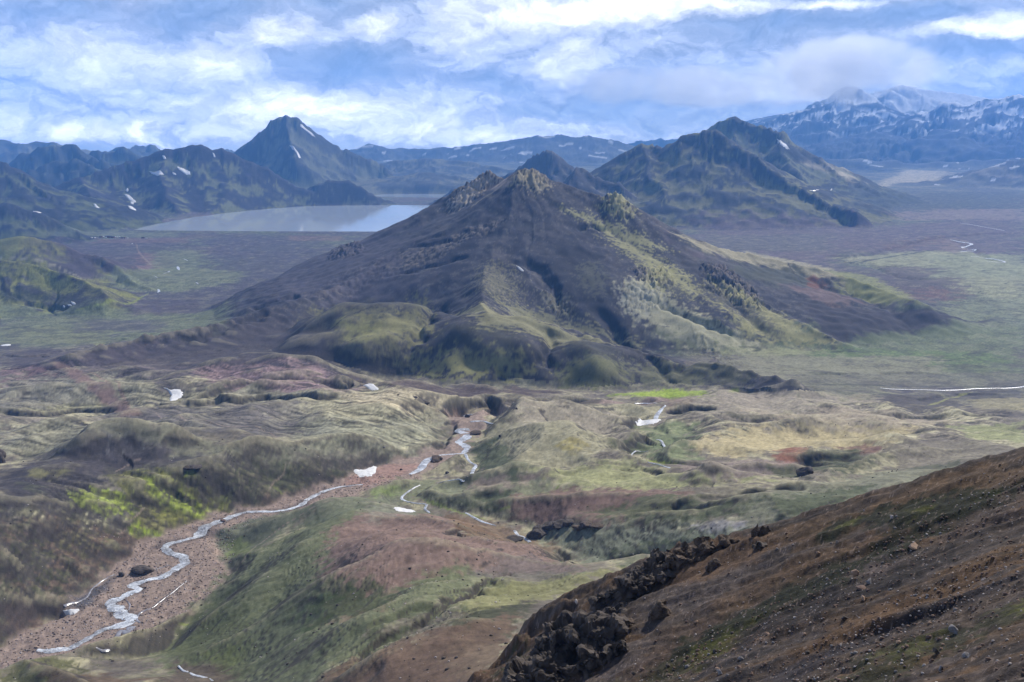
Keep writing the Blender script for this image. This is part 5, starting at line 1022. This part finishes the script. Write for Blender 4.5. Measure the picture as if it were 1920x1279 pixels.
# ------------------------------------------------------------------ rocks
def noise3(p, sc, seed, o=4, g=.55):
    a = p/sc; return (fbm(a[:, 0]+seed*3.1, a[:, 1]-a[:, 2]*.7, o, seed, g)+fbm(a[:, 1]+9.2, a[:, 2]+a[:, 0]*.6, o, seed+5, g)+fbm(a[:, 2]-4.4, a[:, 0]-a[:, 1]*.5, o, seed+11, g))/2.2
_ico = {}
def ico(sub):
    if sub not in _ico:
        bm = bmesh.new(); bmesh.ops.create_icosphere(bm, subdivisions=sub, radius=1.0)
        _ico[sub] = (np.array([v.co[:] for v in bm.verts]), np.array([[v.index for v in f.verts] for f in bm.faces])); bm.free()
    return _ico[sub]
def rock_geo(size, seed, sub=4, cuts=9, rough=.16, fine=.05, grain=.5, deep=.52):
    """a block broken by flat cuts, then crusted with noise"""
    p, f = ico(sub); p = p.copy(); rs = np.random.RandomState(seed)
    for k in range(cuts):
        nrm = rs.randn(3); nrm /= np.linalg.norm(nrm); dcut = deep+.3*rs.rand(); ex = np.maximum(p@nrm-dcut, 0); p -= ex[:, None]*nrm*.94
    nrm_ = p/np.linalg.norm(p, axis=1)[:, None]
    p = p+nrm_*(noise3(p, .7, seed, 5)*rough)[:, None]+nrm_*(-np.abs(noise3(p, grain*.45, seed+3, 4))*fine*2.2)[:, None]
    return p*np.asarray(size), f
def tri_mesh(name, parts, mat):
    """join several rock lumps into one mesh"""
    vs, fs, n = [], [], 0
    for p, f in parts: vs.append(p); fs.append(f+n); n += len(p)
    me = fast_mesh(name, np.concatenate(vs), np.concatenate(fs), smooth=False); me.materials.append(mat); return me
def at_hill(u, v): p = hit(u, v, HILL['H']); return np.array([p[0], p[1], float(zat(p[0], p[1], HILL['H']))])
def rotz(p, a): c, s = math.cos(a), math.sin(a); return p@np.array([[c, s, 0], [-s, c, 0], [0, 0, 1]])
def use(Lr):
    globals().update(Lr)
use(HILL)
def cells(p, sc, seed):
    """random value and joint distance of irregular blocks"""
    q = p/sc; b = np.floor(q).astype(np.int64); f1 = np.full(len(q), 9.0); f2 = f1.copy(); val = np.zeros(len(q))
    for dx in (-1, 0, 1):
        for dy in (-1, 0, 1):
            for dz in (-1, 0, 1):
                c = b+[dx, dy, dz]; h = (c[:, 0]*73856093) ^ (c[:, 1]*19349663) ^ (c[:, 2]*83492791) ^ (seed*2654435)
                r1 = ((h*1103515245+12345) >> 7 & 1023)/1023; r2 = ((h*22695477+1) >> 9 & 1023)/1023; r3 = ((h*69069+5) >> 8 & 1023)/1023
                d = np.sqrt((c[:, 0]+r1-q[:, 0])**2+(c[:, 1]+r2-q[:, 1])**2+(c[:, 2]+r3-q[:, 2])**2)
                n_ = d < f1; f2 = np.where(n_, f1, np.minimum(f2, d)); f1 = np.where(n_, d, f1); val = np.where(n_, ((h*48271) >> 6 & 1023)/1023, val)
    return val, f2-f1
def keep_largest(me):
    bm = bmesh.new(); bm.from_mesh(me); left = set(bm.verts); best = []
    while left:
        st = [left.pop()]; isl = list(st)
        while st:
            for e in st.pop().link_edges:
                for w in e.verts:
                    if w in left: left.discard(w); st.append(w); isl.append(w)
        if len(isl) > len(best): best = isl
    kill = set(bm.verts)-set(best); bmesh.ops.delete(bm, geom=list(kill), context='VERTS'); bm.to_mesh(me); bm.free()
def fuse(me, vox):
    o = bpy.data.objects.new('rock', me); link(o); md = o.modifiers.new('fuse', 'REMESH'); md.mode = 'VOXEL'; md.voxel_size = vox
    dg = bpy.context.evaluated_depsgraph_get(); nm = bpy.data.meshes.new_from_object(o.evaluated_get(dg)); bpy.data.objects.remove(o); keep_largest(nm); return nm
def outcrop(lumps, mat, label, seed, strike=18, vox=.28, blur_n=1):
    """one craggy mass grown out of the slope: blocks fused by a voxel remesh, then fractured by noise.
    lumps: (u, v, width px, height px, depth factor)"""
    rs = np.random.RandomState(seed); c0 = at_hill(*lumps[0][:2]); vs, fs, n = [], [], 0
    for k, (u, v, w, h, dp) in enumerate(lumps):
        c = at_hill(u, v+h*.45); m = np.linalg.norm(c-[0, 0, CAMZ])/F
        p, f = rock_geo((w*m*.62, w*m*.62*dp, h*m*.66), seed*31+k, 3, 8, .22, .04, .5)
        p = rotz(p, R(strike+rs.uniform(-14, 14))); p += c+[0, 0, h*m*.12]-c0; vs.append(p); fs.append(f+n); n += len(p)
    me = fast_mesh('rock_outcrop', np.concatenate(vs), np.concatenate(fs), smooth=False); o = bpy.data.objects.new('rock_outcrop', me); link(o)
    md = o.modifiers.new('fuse', 'REMESH'); md.mode = 'VOXEL'; md.voxel_size = vox
    dg = bpy.context.evaluated_depsgraph_get(); nm = bpy.data.meshes.new_from_object(o.evaluated_get(dg)); o.modifiers.clear(); keep_largest(nm)
    k = len(nm.vertices); p = np.empty(k*3, np.float32); nm.vertices.foreach_get('co', p); p = p.reshape(-1, 3).astype(float); nn_ = np.empty(k*3, np.float32); nm.vertices.foreach_get('normal', nn_); nn_ = nn_.reshape(-1, 3)
    q = p.copy(); q[:, 2] = q[:, 2]*1.5+q[:, 0]*.5                      # tilted beds
    big = noise3(q, 4.0, seed, 3, .5); v1, e1 = cells(q+noise3(q, 2, seed+3, 2)[:, None]*.5, 2.3, seed); v2, e2 = cells(q, .85, seed+5); fin = noise3(q, .4, seed+4, 3, .6)
    p += nn_*(big*1.1+(v1-.5)*1.5+(v2-.5)*.5-.55*np.exp(-e1/.10)-.22*np.exp(-e2/.12)+fin*.10)[:, None]; nm.vertices.foreach_set('co', p.astype(np.float32).ravel()); nm.update()
    for pl in nm.polygons: pl.use_smooth = False
    nm.materials.clear(); nm.materials.append(mat); o.data = nm; bpy.data.meshes.remove(me); nm.name = 'rock_outcrop'; o.location = c0; tag(o, label, 'rock outcrop'); return o
outcrop([(1070,1195,150,80,.7),(1040,1240,150,90,.7),(1110,1185,130,60,.7),(1000,1165,60,52,.9),(1035,1195,50,66,.8),(985,1150,44,30,.9),(1010,1225,50,60,.8),(1060,1160,50,34,.9),(1080,1190,60,60,.7),(1110,1225,70,60,.6),(1050,1245,70,70,.7),(1130,1180,70,30,.7),(1090,1150,46,24,.8),(1140,1150,60,26,.8),(1160,1178,54,30,.6),
         (1000,1262,60,50,.7),(960,1275,60,40,.8),(1100,1262,60,40,.5),(1145,1215,60,46,.5),(1068,1215,40,60,.6)], M_ROCKD, 'massive black lava outcrop with a dark hollow at the lower end of the scree slope', 1, 20)
outcrop([(1200,1085,110,50,.5),(1172,1052,50,40,.8),(1200,1075,70,40,.7),(1175,1095,60,36,.7),(1235,1050,60,34,.7),(1150,1110,50,30,.7),(1215,1105,40,26,.6),(1130,1125,40,20,.7),(1190,1060,60,26,.7),(1255,1068,60,26,.6),(1245,1035,60,18,.7)], M_ROCKD, 'dark knobbly crest of rock above the black lava outcrop', 2, 24)
outcrop([(1290,1030,70,22,.6),(1330,1022,60,20,.6),(1370,1012,50,16,.6),(1275,1045,60,24,.6),(1400,1004,36,10,.6),(1310,1040,50,18,.5)], M_ROCKB, 'brown layered rock ledge along the upper rim of the scree slope', 3, 20)
outcrop([(1175,1163,56,34,.6),(1160,1175,30,24,.6)], M_ROCKB, 'rounded brown boulder hump beside the dark hollow', 4, 30); outcrop([(1250,1135,40,34,.5),(1235,1145,30,26,.5)], M_ROCKB, 'smaller brown knob of rock uphill from the rounded hump', 5, 30)
outcrop([(1342,1055,34,16,.5),(1328,1062,20,12,.5)], M_ROCKB, 'low brown rock rib on the orange part of the scree', 6, 30); outcrop([(1422,1023,26,10,.4)], M_ROCKD, 'dark leaning slab near the top edge of the scree', 7, 30)
outcrop([(1430,998,40,7,.5),(1462,992,24,5,.5)], M_ROCKB, 'thin broken rock lip at the highest visible end of the rim', 8, 20)
def boulder(u, v, w, h, mat, label, seed, group=None, layer=None, cat='boulder', sub=3, name='boulder', sink=.3):
    p2 = hit(u, v+h*.3); z = float(zat(p2[0], p2[1])); c = np.array([p2[0], p2[1], z]); m = np.linalg.norm(c-[0, 0, CAMZ])/F
    p, f = rock_geo((w*m*.58, w*m*.5, h*m*.62), seed, sub, 13, .16, .06, .5, .34); p = rotz(p, seed*1.3)
    me = tri_mesh(name, [(p+[0, 0, h*m*sink], f)], mat); o = link(bpy.data.objects.new(name, me)); o.location = c; tag(o, label, cat, group); return o
B = boulder
B(1604,1075,16,19,M_TANR,'upright pointed tan boulder in the middle of the scree',11); B(1711,1023,26,12,M_TANR,'long flat topped tan boulder, highest of the big ones on the scree',12); B(1630,1091,17,13,M_GREYR,'round grey boulder just right below the pointed tan one',13); B(1672,970,9,7,M_PALER,'rounded pinkish boulder at the edge of the upper moss band',14)
B(1583,1159,20,10,M_ROCKD,'dark wide boulder below the rubble strip',15); B(1490,1158,10,4,M_PALER,'small bluish white flat stone in the dark rubble',16); B(1457,1180,8,7,M_TANR,'upper of two small tan boulders at lower left of the rubble',17); B(1439,1188,14,9,M_TANR,'lower and larger of two small tan boulders',18)
B(1569,1016,6,8,M_PALER,'pale stone at the lower tip of the upper moss patch',19); B(1620,957,5,4,M_PALER,'pale stone on the brown slope above the upper moss patch',20); B(1746,949,5,4,M_TANR,'orange stone on the upper moss band',21); B(1386,1250,14,10,M_BROWNR,'brown angular block half sunk in the lower moss',22); B(1350,1262,16,9,M_GREYR,'grey block left of the brown angular one at the lower moss',23)
B(1765,1253,11,10,M_GREYR,'roundish grey stone near the bottom right corner',24); B(1790,1183,26,14,M_GREYR,'wide pale grey slab among moss at lower right',25); B(1755,1222,18,12,M_ROCKD,'dark stone left of the wide grey slab',26); B(1812,1230,22,12,M_GREYR,'tilted grey stone right below the dark one',27); B(1732,1248,9,6,M_PALER,'pale pebble left of the roundish grey stone',28)
B(1565,1135,12,7,M_BROWNR,'brown block in the black rubble',29); B(1618,1122,11,8,M_TANR,'dull tan block at the right end of the black rubble',30); B(1342,1248,8,6,M_BROWNR,'reddish stone above the grey block at lower left',31); B(1081,1132,9,9,M_PALER,'small pale boulder sitting on top of the black lava outcrop',32,sink=.8)
B(1612,1102,24,7,M_BROWNR,'flat brown slab under the round grey boulder',33); B(1670,1105,9,6,M_GREYR,'grey stone in the dark strip right of the flat slab',34)
# loose stones: the larger ones singly, the rest as rubble
protos = []
for k in range(10):
    for mt in (M_BROWNR, M_TANR, M_GREYR, M_ROCKD):
        p, f = rock_geo((1, .8, .62), 700+k, 1, 6, .12, .02); me = tri_mesh('stone', [(p, f)], mt); protos.append(me)
rs = np.random.RandomState(5)
def scatter_px(n, box_, dens=None):
    out = []
    while len(out) < n:
        u = rs.uniform(box_[0], box_[2]); v = rs.uniform(box_[1], box_[3])
        rimv = np.interp(u, [960, 1000, 1080, 1150, 1270, 1400, 1480, 1560, 1700, 1920], [1240, 1170, 1125, 1092, 1045, 1006, 990, 966, 918, 852])
        if v < rimv+6: continue
        if dens is not None and rs.rand() > dens(u, v): continue
        out.append((u, v))
    return out
def band(u, v):                                  # rubble lies mostly in strips down the slope
    t = v-(1279-(u-1280)*.55); q_ = math.exp(-((t+20)/40)**2)+.8*math.exp(-((t-120)/60)**2)+.14
    return min(q_, 1)
HU = HILL['H']
for k, (u, v) in enumerate(scatter_px(290, (1000, 860, 1925, 1279), band)):
    p2 = hit(u, v, HU); z = float(zat(p2[0], p2[1], HU)); m = math.sqrt(p2[0]**2+p2[1]**2+(CAMZ-z)**2)/F
    s_ = m*(2.2+2.6*rs.rand()**2.5)*(1.5 if v > 1180 else 1)
    mt = rs.choice([0, 0, 0, 1, 2, 3]); o = bpy.data.objects.new('stone', protos[rs.randint(10)*4+mt]); link(o)
    o.location = (p2[0], p2[1], z+s_*.15); o.scale = (s_, s_, s_); o.rotation_euler = (rs.uniform(-.4, .4), rs.uniform(-.4, .4), rs.uniform(0, 6.28))
    tag(o, 'small loose stone lying on the foreground scree slope', 'stone', 'loose stones scattered over the scree')
def rubble(name, n, sampler, smin, smax, mat, label, seed, flat=.6):
    rr = np.random.RandomState(seed); p, f = ico(1); vs, fs = [], []
    xy = sampler(n, rr); z = zat(xy[:, 0], xy[:, 1]); ok = np.ones(len(xy), bool)
    for k in range(len(xy)):
        s_ = smin+(smax-smin)*rr.rand()**3; q = p*(.7+.6*rr.rand(len(p), 1))*[s_, s_*(.6+.4*rr.rand()), s_*flat]; q = rotz(q, rr.rand()*6.28)
        vs.append(q+[xy[k, 0], xy[k, 1], z[k]+s_*.12]); fs.append(f+len(p)*k)
    me = fast_mesh(name, np.concatenate(vs), np.concatenate(fs), smooth=False); me.materials.append(mat)
    o = link(bpy.data.objects.new(name, me)); tag(o, label=label, kind='stuff'); return o
def hill_sampler(n, rr):
    out = []
    while len(out) < n:
        u = rr.uniform(1000, 1930); v = rr.uniform(860, 1290)
        rimv = np.interp(u, [960, 1000, 1080, 1150, 1270, 1400, 1480, 1560, 1700, 1920], [1240, 1170, 1125, 1092, 1045, 1006, 990, 966, 918, 852])
        if v < rimv+4 or rr.rand() > band(u, v)*1.0: continue
        r_ = np.interp(v, [860, 1279], [115, 60]); 
        a = math.atan2((u-960)/F, .95); i_r = None
        # plain inverse: march once on a coarse column
        out.append((u, v))
    return np.array([hit(u, v) for u, v in out])
rubble('rubble', 1500, hill_sampler, .05, .17, M_BROWNR, 'brown rubble strewn over the scree', 31)
rubble('rubble', 900, hill_sampler, .04, .13, M_PALER, 'pale pebbles strewn over the scree', 32)
use(GROUND)
# valley rocks
def vrock(lumps, mat, label, seed, cat='rock outcrop', name='rock_outcrop'):
    c = hit(*lumps[0][:2]); c0 = np.array([c[0], c[1], float(zat(c[0], c[1]))]); parts = []
    for k, (u, v, w, h) in enumerate(lumps):
        q = hit(u, v+h*.35); c1 = np.array([q[0], q[1], float(zat(q[0], q[1]))]); m = np.linalg.norm(c1-[0, 0, CAMZ])/F
        p, f = rock_geo((w*m*(.55 if len(lumps) < 2 else .72), w*m*(.45 if len(lumps) < 2 else .75), h*m*.65), seed*17+k, 3 if w < 24 else 4, 9, .24, .08, .4); parts.append((rotz(p, k*1.1)+c1+[0, 0, h*m*.2]-c0, f))
    me = tri_mesh(name, parts, mat)
    if len(lumps) > 1:
        me = fuse(me, m*1.3); me.materials.clear(); me.materials.append(mat); me.name = name
    o = link(bpy.data.objects.new(name, me)); o.location = c0; tag(o, label, cat); return o
vrock([(268,1067,30,13),(258,1065,16,10)], M_ROCKD, 'big black boulder at the left edge of the gravel bed', 41, 'boulder', 'boulder'); vrock([(227,1077,12,8)], M_ROCKD, 'smaller black boulder left of the big one on the gravel', 42, 'boulder', 'boulder')
vrock([(1512,883,26,18),(1505,886,16,16),(1520,889,14,12)], M_ROCKD, 'black rock block at the blunt end of the low mound at right', 43); vrock([(5,862,24,30),(12,872,20,20),(-8,858,24,30)], M_ROCKD, 'dark rock knob cut by the left edge of the picture', 44)
vrock([(365,874,20,7),(352,876,14,5)], M_ROCKD, 'low flat black rocks on the plateau rim above the mossy bank', 45); vrock([(945,1005,26,12),(965,1008,24,12),(930,1008,20,9)], M_ROCKD, 'black rock bar beside the small stream below the pink ridge', 46)
vrock([(1012,992,28,20),(1032,985,26,14),(1050,982,24,12),(1068,980,22,9),(1003,1002,26,18)], M_ROCKD, 'jagged dark rock rib on the right bank of the small stream', 47); vrock([(1100,982,26,10),(1120,985,20,8),(1085,988,20,8)], M_ROCKB, 'broken brown rock band on the slope right of the jagged rib', 48)
vrock([(820,858,20,11),(815,862,14,9)], M_ROCKB, 'reddish brown knoll of rock beside the river bend', 49); vrock([(876,780,10,7)], M_ROCKD, 'dark rock standing in the narrow upper river', 50, 'boulder', 'boulder'); vrock([(893,811,20,8),(885,808,12,6)], M_ROCKB, 'brown rock on the right bank of the upper river', 51)
vrock([(779,745,11,4)], M_ROCKD, 'left dark boulder on the pale green hilltop', 52, 'boulder', 'boulder'); vrock([(799,755,16,5)], M_ROCKD, 'wide dark boulder on the pale green hilltop', 53, 'boulder', 'boulder'); vrock([(747,740,5,3)], M_ROCKD, 'tiny dark boulder at the far left of the pale green hilltop', 54, 'boulder', 'boulder')
vrock([(938,817,6,5)], M_ROCKD, 'small dark boulder on the round hill right of the river', 55, 'boulder', 'boulder'); vrock([(838,886,8,5)], M_ROCKD, 'dark boulder on the green spit between river and stream', 56, 'boulder', 'boulder'); vrock([(969,766,5,4)], M_ROCKD, 'small stone on the low hill behind the river bend', 57, 'boulder', 'boulder')
vrock([(752,880,5,4)], M_ROCKD, 'dark stone lying in the pink gravel right of the snow bank', 58, 'boulder', 'boulder'); vrock([(720,838,4,3)], M_PALER, 'pale speck of stone on the grey green slope left of the river', 59, 'boulder', 'boulder'); vrock([(87,668,10,4),(78,671,8,3)], M_ROCKD, 'flat black rock beside the far end of the track', 60, 'boulder', 'boulder')
vrock([(364,1103,8,4)], M_BROWNR, 'red brown stone in the gravel right of the river', 61, 'boulder', 'boulder'); vrock([(273,1102,5,4)], M_ROCKD, 'dark stone at the inner bend of the river', 62, 'boulder', 'boulder'); vrock([(418,976,10,6)], M_BROWNR, 'brown stone at the river edge where the gravel narrows', 63, 'boulder', 'boulder')
def gravel_sampler(n, rr):
    out = []
    while len(out) < n:
        i_ = rr.randint(0, NR, 4000); j_ = rr.randint(0, NA, 4000); k = (gv[i_, j_] > .8) & (RR[i_] < 720) & (rr.rand(4000) < (RR[i_]/700)); out += list(zip(X[i_[k], j_[k]]+rr.uniform(-1, 1, k.sum()), Y[i_[k], j_[k]]+rr.uniform(-1, 1, k.sum())))
    return np.array(out[:n])
rubble('river_stones', 3500, gravel_sampler, .2, .75, M_GRAVR, 'brown river stones on the gravel bed', 33); rubble('river_stones', 2500, gravel_sampler, .2, .6, M_PALER, 'pale river stones on the gravel bed', 34)
def slope_sampler(n, rr):
    out = []
    while len(out) < n:
        i_ = rr.randint(0, NR, 4000); j_ = rr.randint(0, NA, 4000); k = (gv[i_, j_] < .3) & (RR[i_] < 950) & (RR[i_] > 230) & (fbm(X[i_, j_]/40, Y[i_, j_]/40, 3, 77) > .05); out += list(zip(X[i_[k], j_[k]], Y[i_[k], j_[k]]))
    return np.array(out[:n])
rubble('field_stones', 2200, slope_sampler, .15, .75, M_ROCKD, 'dark stones scattered over the rolling hills', 35); rubble('field_stones', 1200, slope_sampler, .12, .55, M_PALER, 'pale stones scattered over the rolling hills', 36)
print('rocks', round(time.time()-T0, 1))
# ------------------------------------------------------------------ hikers
M_JAC = [simple('dark_jacket', (.02, .02, .025)), simple('navy_jacket', (.02, .025, .05)), simple('black_jacket', (.015, .015, .015))]
M_TROU = simple('dark_trousers', (.02, .02, .022)); M_SKIN = simple('skin', (.45, .28, .2)); M_PACK = simple('backpack_cloth', (.05, .05, .06)); M_HAT = simple('woollen_hat', (.05, .03, .03))
def skin_mesh(name, verts, edges, rad, mat, root=0):
    me = bpy.data.meshes.new(name); me.from_pydata(verts, edges, []); o = bpy.data.objects.new(name, me); link(o)
    m1 = o.modifiers.new('skin', 'SKIN'); m2 = o.modifiers.new('sub', 'SUBSURF'); m2.levels = m2.render_levels = 1
    for i, r_ in enumerate(rad): me.skin_vertices[0].data[i].radius = (r_, r_*.85)
    me.skin_vertices[0].data[root].use_root = True
    dg = bpy.context.evaluated_depsgraph_get(); nm = bpy.data.meshes.new_from_object(o.evaluated_get(dg)); bpy.data.objects.remove(o); bpy.data.meshes.remove(me)
    nm.name = name; nm.materials.clear(); nm.materials.append(mat)
    for p in nm.polygons: p.use_smooth = True
    return nm
def person(u, v, rz, label, jac=0, stride=.22, bend=.06, group=None, crouch=0.0):
    q = hit(u, v); root = bpy.data.objects.new('person', None); link(root); root.location = (q[0], q[1], float(zat(q[0], q[1]))+.02); root.rotation_euler = (0, 0, rz); tag(root, label, 'person', group)
    hz = .93-crouch; ch = hz+.5
    V = [(0,0,hz),(0,bend*.6,hz+.25),(0,bend,ch),(0,bend+.02,ch+.1),(0,bend+.03,ch+.22),(-.1,0,hz-.05),(-.1,stride*.6,hz-.46+crouch*.4),(-.1,stride,.08),(-.1,stride+.16,.05),(.1,0,hz-.05),(.1,-stride*.2,hz-.46+crouch*.4),(.1,-stride,.08),(.1,-stride+.16,.05),
         (-.2,bend,ch-.02),(-.27,bend-.1,ch-.3),(-.24,bend+.1,ch-.52),(-.24,bend+.15,ch-.6),(.2,bend,ch-.02),(.27,bend+.05,ch-.3),(.24,bend+.24,ch-.45),(.24,bend+.3,ch-.5)]
    E = [(0,1),(1,2),(2,3),(3,4),(0,5),(5,6),(6,7),(7,8),(0,9),(9,10),(10,11),(11,12),(2,13),(13,14),(14,15),(15,16),(2,17),(17,18),(18,19),(19,20)]
    Rd = [.15,.15,.16,.06,.10,.10,.075,.055,.05,.10,.075,.055,.05,.07,.05,.04,.035,.07,.05,.04,.035]
    me = skin_mesh('body', V, E, Rd, M_JAC[jac]); me.materials.append(M_TROU); me.materials.append(M_SKIN)
    for p in me.polygons:
        c = p.center
        if c.z < hz-.03: p.material_index = 1
        if c.z > ch+.1 or (c.z < ch-.5 and abs(c.x) > .2 and c.z > hz-.2): p.material_index = 2
    link(bpy.data.objects.new('body', me), root)
    def blob(nm, c, s, mt, sub=2):
        p, f = ico(sub); m_ = fast_mesh(nm, p*s+np.array(c), f); m_.materials.append(mt); link(bpy.data.objects.new(nm, m_), root)
    blob('hat', (0, bend+.02, ch+.30), (.115, .12, .075), M_HAT)
    bm = bmesh.new(); bmesh.ops.create_cube(bm, size=1.0)
    for v_ in bm.verts: v_.co = Vector((v_.co.x*.34, v_.co.y*.22+bend-.24, v_.co.z*.55+ch-.2))
    bmesh.ops.bevel(bm, geom=bm.edges[:], offset=.06, segments=2, affect='EDGES'); m_ = bpy.data.meshes.new('backpack'); bm.to_mesh(m_); bm.free(); m_.materials.append(M_PACK); link(bpy.data.objects.new('backpack', m_), root)
    return root
person(268, 1186, 2.3, 'hiker in black standing apart on the gravel right of the other two', 2, .1)
person(252, 1187, 1.6, 'left hiker of the pair bending down at the water edge', 0, .12, .3, None, .12); person(255, 1187, 4.4, 'right hiker of the pair at the water edge, upright with backpack', 1, .12, .1)
person(300, 1172, .4, 'hiker with backpack walking the path below the green slope', 1, .25, .1)
person(486, 806, 2.9, 'left hiker of the pair walking the trail on the plateau', 0); person(489, 806, 3.2, 'right hiker of the pair walking the trail on the plateau', 1)
# ------------------------------------------------------------------ huts, tents and cars by the lake
M_HUTW = simple('red_brown_boards', (.22, .10, .085)); M_ROOFD = simple('dark_roof_sheet', (.10, .07, .07)); M_WHITE = simple('white_paint', (.8, .8, .8), .5); M_DARKW = simple('dark_window', (.02, .025, .03), .2); M_CAR = simple('white_car_paint', (.75, .75, .77), .3); M_TYRE = simple('tyre_rubber', (.02, .02, .02))
def boxm(nm, c, s, mat, par, rz=0):
    bm = bmesh.new(); bmesh.ops.create_cube(bm, size=1.0)
    for v_ in bm.verts: v_.co = Vector((v_.co.x*s[0]+c[0], v_.co.y*s[1]+c[1], v_.co.z*s[2]+c[2]))
    me = bpy.data.meshes.new(nm); bm.to_mesh(me); bm.free(); me.materials.append(mat); o = bpy.data.objects.new(nm, me); link(o, par); return o
def base_(nm, u, v, rz, label, cat, group=None):
    q = hit(u, v); o = bpy.data.objects.new(nm, None); link(o); o.location = (q[0], q[1], float(zat(q[0], q[1]))-.1); o.rotation_euler = (0, 0, rz); tag(o, label, cat, group); return o
def hut(u, v, w, d, h, label, wall=None, roof=None, rz=0):
    r_ = base_('mountain_hut', u, v, rz, label, 'hut', 'huts of the camp by the lake'); wall = wall or M_HUTW; roof = roof or M_ROOFD
    V = [(-w/2,-d/2,0),(w/2,-d/2,0),(w/2,d/2,0),(-w/2,d/2,0),(-w/2,-d/2,h),(w/2,-d/2,h),(w/2,d/2,h),(-w/2,d/2,h),(-w/2,0,h*1.6),(w/2,0,h*1.6)]
    me = bpy.data.meshes.new('wall'); me.from_pydata(V, [], [(0,1,5,4),(2,3,7,6),(1,2,6,9,5),(3,0,4,8,7)]); me.materials.append(wall); link(bpy.data.objects.new('wall', me), r_)
    for s in (-1, 1):
        e = .4; a = [(-w/2-e, s*(d/2+e), h-.3), (w/2+e, s*(d/2+e), h-.3), (w/2+e, 0, h*1.6+.12), (-w/2-e, 0, h*1.6+.12)]; V2 = a+[(p[0], p[1], p[2]+.2) for p in a]
        me = bpy.data.meshes.new('roof_slope'); me.from_pydata(V2, [], [(0,1,2,3),(7,6,5,4),(0,4,5,1),(1,5,6,2),(2,6,7,3),(3,7,4,0)]); me.materials.append(roof); link(bpy.data.objects.new('roof_slope', me), r_)
    for k in range(3): boxm('window', (-w/3+k*w/3, -d/2-.04, h*.6), (w*.12, .1, h*.3), M_DARKW, r_)
    boxm('door', (w*.17, -d/2-.05, h*.38), (1.0, .1, h*.72), M_WHITE, r_)
    return r_
hut(206, 446, 18, 9, 4.6, 'largest red brown hut in the middle of the lakeside camp'); hut(213, 446.5, 9, 8, 4, 'red brown hut leaning against the right side of the largest one')
hut(189, 445, 10, 6, 2.8, 'small red brown hut left of the largest one'); hut(231, 447, 16, 6, 2.8, 'long low hut at the right end of the camp'); hut(268, 447, 9, 7, 3.2, 'lone dark hut standing apart to the right of the camp', simple('dark_boards', (.06, .05, .06))); hut(199, 445.5, 6, 6, 3.5, 'narrow white hut touching the left side of the largest one', M_WHITE)
def tent(u, v, s, label):
    r_ = base_('tent', u, v, u, label, 'tent', 'tents of the camp by the lake'); p, f = ico(2); p = p.copy(); p[:, 2] = np.abs(p[:, 2])**.8; me = fast_mesh('canopy', p*[s*.7, s*.5, s*.45], f); me.materials.append(M_WHITE); link(bpy.data.objects.new('canopy', me), r_)
    boxm('entrance', (0, -s*.49, s*.14), (s*.25, .1, s*.26), M_DARKW, r_)
for u, v, s, l in [(172,446.2,7,'leftmost pale tent of the lakeside camp'),(178,446.4,7,'second pale tent from the left in the lakeside camp'),(216,444,4,'pale tent behind the gap right of the huts'),(220,444.6,4,'pale tent in the back row near the long low hut'),(224,444,4,'rearmost pale tent before the long low hut'),(240,446.6,4,'small pale tent at the right end of the long low hut'),(194,444,5,'pale tent behind the small red brown hut'),(248,457.5,4,'single pale tent on the open ground in front of the camp')]: tent(u, v, s, l)
def car(u, v, label, sc=1.25):
    r_ = base_('parked_car', u, v, .1, label, 'car', 'cars parked at the camp'); r_.scale = (sc, sc, sc)
    V = [(-2.3,-.9,.4),(2.3,-.9,.4),(2.3,.9,.4),(-2.3,.9,.4),(-2.3,-.9,1.1),(2.3,-.9,1.0),(2.3,.9,1.0),(-2.3,.9,1.1),(-1.9,-.75,1.85),(.9,-.75,1.85),(.9,.75,1.85),(-1.9,.75,1.85),(1.5,-.85,1.1),(1.5,.85,1.1)]
    me = bpy.data.meshes.new('body'); me.from_pydata(V, [], [(0,1,5,12,4),(2,3,7,13,6),(1,2,6,5),(3,0,4,7),(5,6,13,12),(4,12,9,8),(13,7,11,10),(12,13,10,9),(8,9,10,11),(7,4,8,11)]); me.materials.append(M_CAR); link(bpy.data.objects.new('body', me), r_)
    boxm('side_window', (-.5, -.86, 1.45), (2.2, .08, .45), M_DARKW, r_)
    for x in (-1.4, 1.4):
        for y in (-.85, .85):
            bm = bmesh.new(); bmesh.ops.create_cone(bm, cap_ends=True, segments=12, radius1=.42, radius2=.42, depth=.25, matrix=Matrix.Translation((x, y, .42))@Matrix.Rotation(math.pi/2, 4, 'X')); me = bpy.data.meshes.new('wheel'); bm.to_mesh(me); bm.free(); me.materials.append(M_TYRE); link(bpy.data.objects.new('wheel', me), r_)
car(274.5, 447.4, 'white car parked right of the lone dark hut', 1.6); car(183, 447, 'white car parked left of the small red brown hut')
print('done', round(time.time()-T0, 1))
